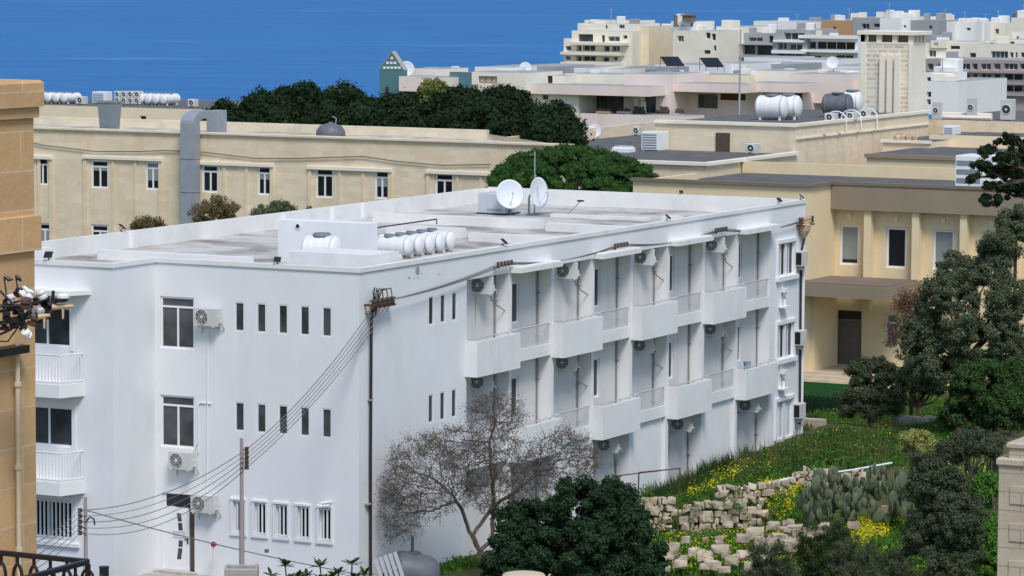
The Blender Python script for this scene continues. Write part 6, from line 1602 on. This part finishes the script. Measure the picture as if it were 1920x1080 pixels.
def rubble_wall(label, top, bot, D0, D1, rowh, seed, sw=.30):
    """courses of rough stones between two photo outlines"""
    rg = np.random.default_rng(seed); b = MB(); x0, x1 = top[0][0], top[-1][0]; rowh *= .70; sw *= .72
    tx = [p[0] for p in top]; ty = [p[1] for p in top]; bx = [p[0] for p in bot]; by = [p[1] for p in bot]
    row = 0; c = at((x0 + x1) / 2, np.interp((x0 + x1) / 2, bx, by), D=D0)
    while True:
        any_ = False; x = x0 + rg.uniform(0, 10)
        while x < x1:
            m_ = D0 / FPX; w_ = rg.choice((.55, .8, 1.1, 1.5, 2.0)) * sw / m_ * .5; hh = rowh / m_
            y = np.interp(x, bx, by) - hh * (row + .5) + rg.normal(0, 2.2); D = D0 + (D1 - D0) * (x - x0) / (x1 - x0)
            if y > np.interp(x, tx, ty) - hh * .2:
                any_ = True; stone(b, at(x + w_ / 2, y, D=D + rg.normal(0, .07) + .02 * row), (w_ * m_ * .53, .22, rowh * .56 * rg.uniform(.8, 1.2)), rg)
            x += w_
        row += 1
        if not any_: break
    b.m = 1; n = 10; L = []
    for k in range(n + 1):
        x = x0 + (x1 - x0) * k / n; D = D0 + (D1 - D0) * k / n
        L.append([b.pt(at(x, np.interp(x, bx, by) + 10, D=D + .1)), b.pt(at(x, np.interp(x, tx, ty) + 7, D=D + .12)), b.pt(at(x, np.interp(x, tx, ty) + 9, D=D + .8)), b.pt(at(x, np.interp(x, bx, by) + 8, D=D + .9))])
    for A, B in zip(L, L[1:]):
        for u in range(4): b.face((A[u], A[(u + 1) % 4], B[(u + 1) % 4], B[u]))
    b.face(L[0]); b.face(L[-1])
    o = b.build('rubble_wall', ['rubble', 'soil'], None, (c[0], c[1], gz(c[0], c[1]))); tag(o, label, 'wall', 'dry rubble walls on the slope')


rubble_wall('dry stone rubble wall of big blocks right of the dark carob bush', [(1272, 948), (1300, 940), (1380, 944), (1425, 940)], [(1272, 1005), (1340, 1010), (1425, 998)], 121.8, 122.6, .36, 401, .62)
rubble_wall('tan broken end of the rubble wall directly beside the carob bush', [(1185, 945), (1215, 932), (1258, 938)], [(1185, 1005), (1220, 1008), (1262, 1008)], 121.6, 121.8, .34, 402, .55)
rubble_wall('upper course of rough blocks running up towards the prickly pear', [(1338, 914), (1400, 913), (1478, 905)], [(1338, 946), (1400, 944), (1478, 935)], 123.4, 125.2, .33, 403, .60)
rubble_wall('low heap of pale stones under the white pipe, left of the prickly pear', [(1475, 886), (1500, 880), (1545, 882)], [(1475, 914), (1545, 912)], 126, 127, .26, 404, .42)
rubble_wall('pale stones showing between the two prickly pear clumps', [(1575, 886), (1610, 882), (1650, 884)], [(1575, 915), (1650, 910)], 127, 128, .26, 405, .42)
GB_ = 'loose boulders below the rubble wall'
rg = np.random.default_rng(41)
bl = [(1262, 1030, 20, 16), (1300, 1035, 16, 10), (1322, 1042, 22, 12), (1350, 1030, 26, 14), (1335, 1060, 24, 12), (1372, 1052, 20, 11), (1395, 1040, 24, 12), (1392, 1010, 18, 13), (1415, 1000, 22, 12), (1440, 1018, 30, 14), (1432, 1048, 18, 11), (1462, 1010, 20, 12), (1478, 1022, 26, 16), (1500, 1012, 20, 12), (1525, 1000, 34, 16), (1545, 988, 16, 10), (1450, 985, 18, 10), (1238, 1050, 22, 10), (1365, 985, 14, 8), (1488, 990, 20, 9), (1600, 985, 14, 9), (1275, 1058, 18, 10), (1408, 1064, 20, 10), (1358, 1068, 18, 9), (1660, 955, 12, 10), (1285, 1012, 14, 9)]
for k in range(40):
    x = rg.uniform(1240, 1560); bl.append((x, np.interp(x, (1240, 1560), (1048, 998)) + rg.normal(0, 17), rg.uniform(6, 14), rg.uniform(5, 9)))
for i, (x, y, rx, ry) in enumerate(bl):
    D = 19.78 / ((y + 8 + 76.6) / FPX) * 1.0 if False else np.interp(y, (960, 1000, 1070), (120.5, 117.5, 112.5)); m_ = D / FPX; b = MB(); p = at(x, y, D=D)
    stone(b, p, (rx * m_ * rg.uniform(.65, .9), rx * m_ * .55, ry * m_ * rg.uniform(.7, 1.0)), rg)
    o = b.build('boulder', 'rubble', None, p); tag(o, 'loose pale limestone boulder lying among weeds below the rubble wall', 'boulder', GB_)
t = thing('metal_frame', 'thin rusty metal frame standing in front of the rubble wall', 'frame', at(1230, 990, D=118))
b = MB(); P = [at(x, y, D=d) for x, y, d in ((1270, 1000, 118), (1275, 878, 118), (1198, 886, 118), (1195, 985, 118))]; b.tube(P[:3] + [P[2]], .025, 5); b.tube(P[2:], .025, 5); b.tube([P[1], at(1150, 893, D=119.2)], .02, 5); b.build('frame', 'rust_brown', t)
b = MB(); b.tube([at(1384, 917, D=124.2), at(1430, 909, D=125), at(1480, 897, D=126), at(1535, 890, D=127.2), at(1600, 881, D=129), at(1672, 868, D=131)], .045, 6); tag(b.build('white_pipe', 'pvc_white'), 'long white water pipe lying along the top of the rubble wall', 'pipe')
b = MB(); b.tube([at(1345, 931, D=123.2), at(1384, 917, D=124.2)], .04, 6); tag(b.build('pipe_end', 'pole_grey'), 'short grey end of pipe at the lower end of the white pipe', 'pipe')
for x, y, rx, ry, D in ((1705, 790, 30, 8, 143), (1750, 788, 22, 6, 143)):
    m_ = D / FPX; b = MB(); stone(b, at(x, y, D=D), (rx * m_, rx * m_ * .6, ry * m_ * 1.3), rg); tag(b.build('flat_rock', 'rubble', None, at(x, y, D=D)), 'flat pale rock on the upper slope under the olive tree, %s one' % ('left' if x < 1720 else 'right'), 'rock')


# grass, weeds and flowers
def blades(name, mat, XY, h, wd, seed, lean=.35, z=None):
    rg = np.random.default_rng(seed); n = len(XY); Z = ground_z(XY[:, 0], XY[:, 1]) if z is None else z
    P = np.column_stack([XY, Z - .02]); hh = h * rg.uniform(.45, 1.3, n); a = rg.uniform(0, 2 * math.pi, n); sd = np.column_stack([np.cos(a), np.sin(a), 0 * a]) * (wd * rg.uniform(.6, 1.4, n))[:, None]
    L = np.column_stack([rg.normal(0, lean, n) * hh, rg.normal(0, lean, n) * hh, hh])
    V = np.stack([P - sd, P + sd, P + L * .55 + sd * .8, P + L, P + L * .55 - sd * .8], 1).reshape(-1, 3)
    me = bpy.data.meshes.new(name); me.vertices.add(5 * n); me.loops.add(5 * n); me.polygons.add(n)
    me.vertices.foreach_set('co', V.astype(np.float32).ravel()); me.loops.foreach_set('vertex_index', np.arange(5 * n, dtype=np.int32))
    me.polygons.foreach_set('loop_start', np.arange(0, 5 * n, 5, dtype=np.int32)); me.polygons.foreach_set('loop_total', np.full(n, 5, np.int32))
    me.materials.append(MATS[mat]); me.update(calc_edges=True)
    o = bpy.data.objects.new(name, me); COL.objects.link(o); return tag(o, kind='stuff')


def on_ground(px, n, seed, jit=0):
    """points of the sloping ground seen inside a photo polygon"""
    rg = np.random.default_rng(seed); px = np.array(px, float); out = []
    lo, hi = px.min(0), px.max(0)
    while len(out) < n:
        q = rg.uniform(lo, hi, (4 * n, 2)); x, y = q[:, 0], q[:, 1]; c = np.zeros(len(q), bool); j = len(px) - 1
        for i in range(len(px)):
            xi, yi = px[i]; xj, yj = px[j]
            c ^= ((yi > y) != (yj > y)) & (x < (xj - xi) * (y - yi) / (yj - yi + 1e-9) + xi); j = i
        for x_, y_ in q[c][:n - len(out)]:
            p = at(x_, y_, Z=.2)
            for _ in range(3): p = at(x_, y_, Z=float(ground_z(p[0], p[1])))
            out.append(p[:2])
    return np.array(out) + rg.normal(0, jit, (n, 2)) if jit else np.array(out)


def clumped(XY, per, sd, seed):
    rg = np.random.default_rng(seed); Q = np.repeat(XY, per, 0) + rg.normal(0, sd, (len(XY) * per, 2)); return Q[(Q[:, 0] > .12) | (Q[:, 1] > 37)]


slope = [(1205, 955), (1290, 905), (1380, 855), (1500, 800), (1560, 765), (1700, 745), (1800, 760), (1800, 860), (1700, 880), (1560, 885), (1475, 905), (1340, 940), (1270, 965), (1205, 975)]
blades('grass', 'grass_green', clumped(on_ground(slope, 1500, 501), 14, .16, 502), .34, .022, 503)
strip = [(1195, 950), (1290, 893), (1380, 843), (1500, 792), (1530, 800), (1420, 858), (1330, 905), (1250, 950)]
blades('tall_grass', 'grass_dark', clumped(on_ground(strip, 420, 504), 18, .14, 505), .62, .020, 506, .25)
mid = [(1330, 890), (1450, 830), (1640, 800), (1720, 820), (1650, 870), (1500, 885), (1400, 910)]
blades('tall_grass', 'grass_dark', clumped(on_ground(mid, 170, 507), 16, .16, 508), .48, .016, 509, .3)
blades('dry_stalks', 'leaf_dry', clumped(on_ground(mid, 90, 510), 9, .15, 511), .75, .010, 512, .2)
low = [(1200, 1080), (1200, 1000), (1270, 1000), (1430, 1000), (1560, 985), (1720, 960), (1872, 930), (1872, 1085)]
blades('weeds', 'weed_green', clumped(on_ground(low, 1500, 513), 12, .13, 514), .24, .032, 515, .5)
blades('grass', 'grass_green', clumped(on_ground(low, 700, 516), 10, .13, 517), .36, .020, 518)
side = [(660, 1085), (760, 1078), (900, 1070), (1000, 1060), (1210, 1000), (1210, 1085)]
blades('weeds', 'weed_green', clumped(on_ground(side, 300, 519), 12, .14, 520), .28, .03, 521, .5)
for i, (poly, n, sz) in enumerate(((mid, 260, .36), (slope, 700, .30), (low, 460, .28), (side, 70, .3), ([(1690, 1085), (1690, 880), (1790, 800), (1872, 830), (1872, 1085)], 260, .5), (strip, 150, .4))):        # broad leaved weeds
    XY = clumped(on_ground(poly, n, 530 + i), 16, .15, 540 + i); rg = np.random.default_rng(550 + i)
    P = np.column_stack([XY, ground_z(XY[:, 0], XY[:, 1]) + rg.uniform(.05, sz, len(XY))]); tag(quads('weed_leaves', ('weed_green', 'grass_green', 'weed_green', 'weed_green', 'weed_green', 'leaf_citrus')[i], P, rg.normal(size=P.shape) * .7 + (0, 0, 1), .055, 1.1, None, rg), kind='stuff')
for i, (poly, n, hz, mt) in enumerate((([(1415, 985), (1425, 960), (1455, 935), (1490, 915), (1510, 922), (1480, 955), (1445, 985)], 620, .50, 'flower_yellow'), ([(1588, 1030), (1600, 1000), (1640, 985), (1690, 980), (1700, 1000), (1660, 1020), (1610, 1040)], 620, .50, 'flower_yellow'), ([(1545, 1040), (1560, 1010), (1590, 1000), (1580, 1040)], 120, .40, 'flower_yellow'), (low, 420, .34, 'flower_yellow'), ([(1240, 1080), (1250, 1015), (1420, 1005), (1560, 1000), (1560, 1060), (1330, 1080)], 560, .36, 'flower_yellow'), ([(1285, 945), (1300, 920), (1400, 870), (1420, 880), (1330, 940)], 150, .42, 'flower_yellow'), (mid, 35, .45, 'flower_yellow'), (slope, 60, .35, 'flower_pale'), ([(1690, 900), (1720, 880), (1872, 880), (1872, 1000), (1800, 960)], 110, .6, 'flower_yellow'))):
    XY = clumped(on_ground(poly, n, 560 + i), 3, .07, 570 + i); rg = np.random.default_rng(580 + i)
    P = np.column_stack([XY, ground_z(XY[:, 0], XY[:, 1]) + hz * rg.uniform(.55, 1.1, len(XY))]); tag(quads('yellow_flowers' if mt == 'flower_yellow' else 'pale_flowers', mt, P, rg.normal(size=P.shape) * .5 + (0, -.4, 1), .030, 1.4, None, rg), kind='stuff')
for i, poly in enumerate(([(1440, 985), (1455, 950), (1480, 925), (1520, 915), (1545, 930), (1500, 960), (1470, 985)], [(1570, 1040), (1600, 1000), (1640, 985), (1700, 980), (1710, 1010), (1660, 1040)])):
    blades('flower_stalks', 'weed_green', clumped(on_ground(poly, 200, 590 + i), 9, .10, 592 + i), .42, .026, 594 + i, .3)
for i, poly in enumerate(([(1180, 1012), (1425, 1000), (1440, 1020), (1180, 1030)], [(1340, 950), (1480, 938), (1500, 955), (1430, 965)], [(1240, 1075), (1560, 1020), (1560, 1060), (1300, 1080)])):
    XY = clumped(on_ground(poly, 230, 610 + i), 20, .14, 620 + i); rg = np.random.default_rng(630 + i)
    P = np.column_stack([XY, ground_z(XY[:, 0], XY[:, 1]) + rg.uniform(.03, .34, len(XY))]); tag(quads('weed_leaves', 'weed_green' if i else 'grass_green', P, rg.normal(size=P.shape) * .7 + (0, 0, 1), .045, 1.0, None, rg), kind='stuff')
rg = np.random.default_rng(640)
P = np.array([at(rg.uniform(1190, 1480), rg.uniform(915, 1000), D=rg.uniform(121.2, 123)) for _ in range(60)]); P = np.repeat(P, 26, 0) + rg.normal(0, .09, (60 * 26, 3)); tag(quads('wall_weeds', 'grass_green', P, rg.normal(size=P.shape) * .7 + (.3, -.5, .6), .04, 1.0, None, rg), kind='stuff')
# small roof things of the far town: each belongs to the block below it
rg = np.random.default_rng(700)
for o in [o for o in COL.objects if o.get('category') == 'apartment block']:
    walls = [c for c in o.children if c.name.startswith('roof')]
    for wl in walls[:2]:
        v = np.array([tuple(q.co) for q in wl.data.vertices]) + WORLD[o.name]; x0, x1 = v[:, 0].min(), v[:, 0].max(); y0 = v[:, 1].min(); z = v[:, 2].max()
        for k in range(int(rg.integers(2, 5))):
            x = rg.uniform(x0 + .8, x1 - .8); y = y0 + rg.uniform(.6, 4); w_ = rg.uniform(.4, 1.1); h_ = rg.uniform(.5, 1.5)
            b = MB()
            if k % 3 == 2: b.cyl((x, y, z), (x, y, z + h_ * 2), .06, n=5); b.box(x - .5, x + .5, y - .03, y + .03, z + h_ * 1.8, z + h_ * 1.86); b.build('roof_aerial', 'far_grey', o)
            else: b.box(x - w_, x + w_, y, y + 1.2, z, z + h_, .08); b.build('roof_unit', ('far_white', 'far_grey', 'cream_light')[int(rg.integers(0, 3))], o)
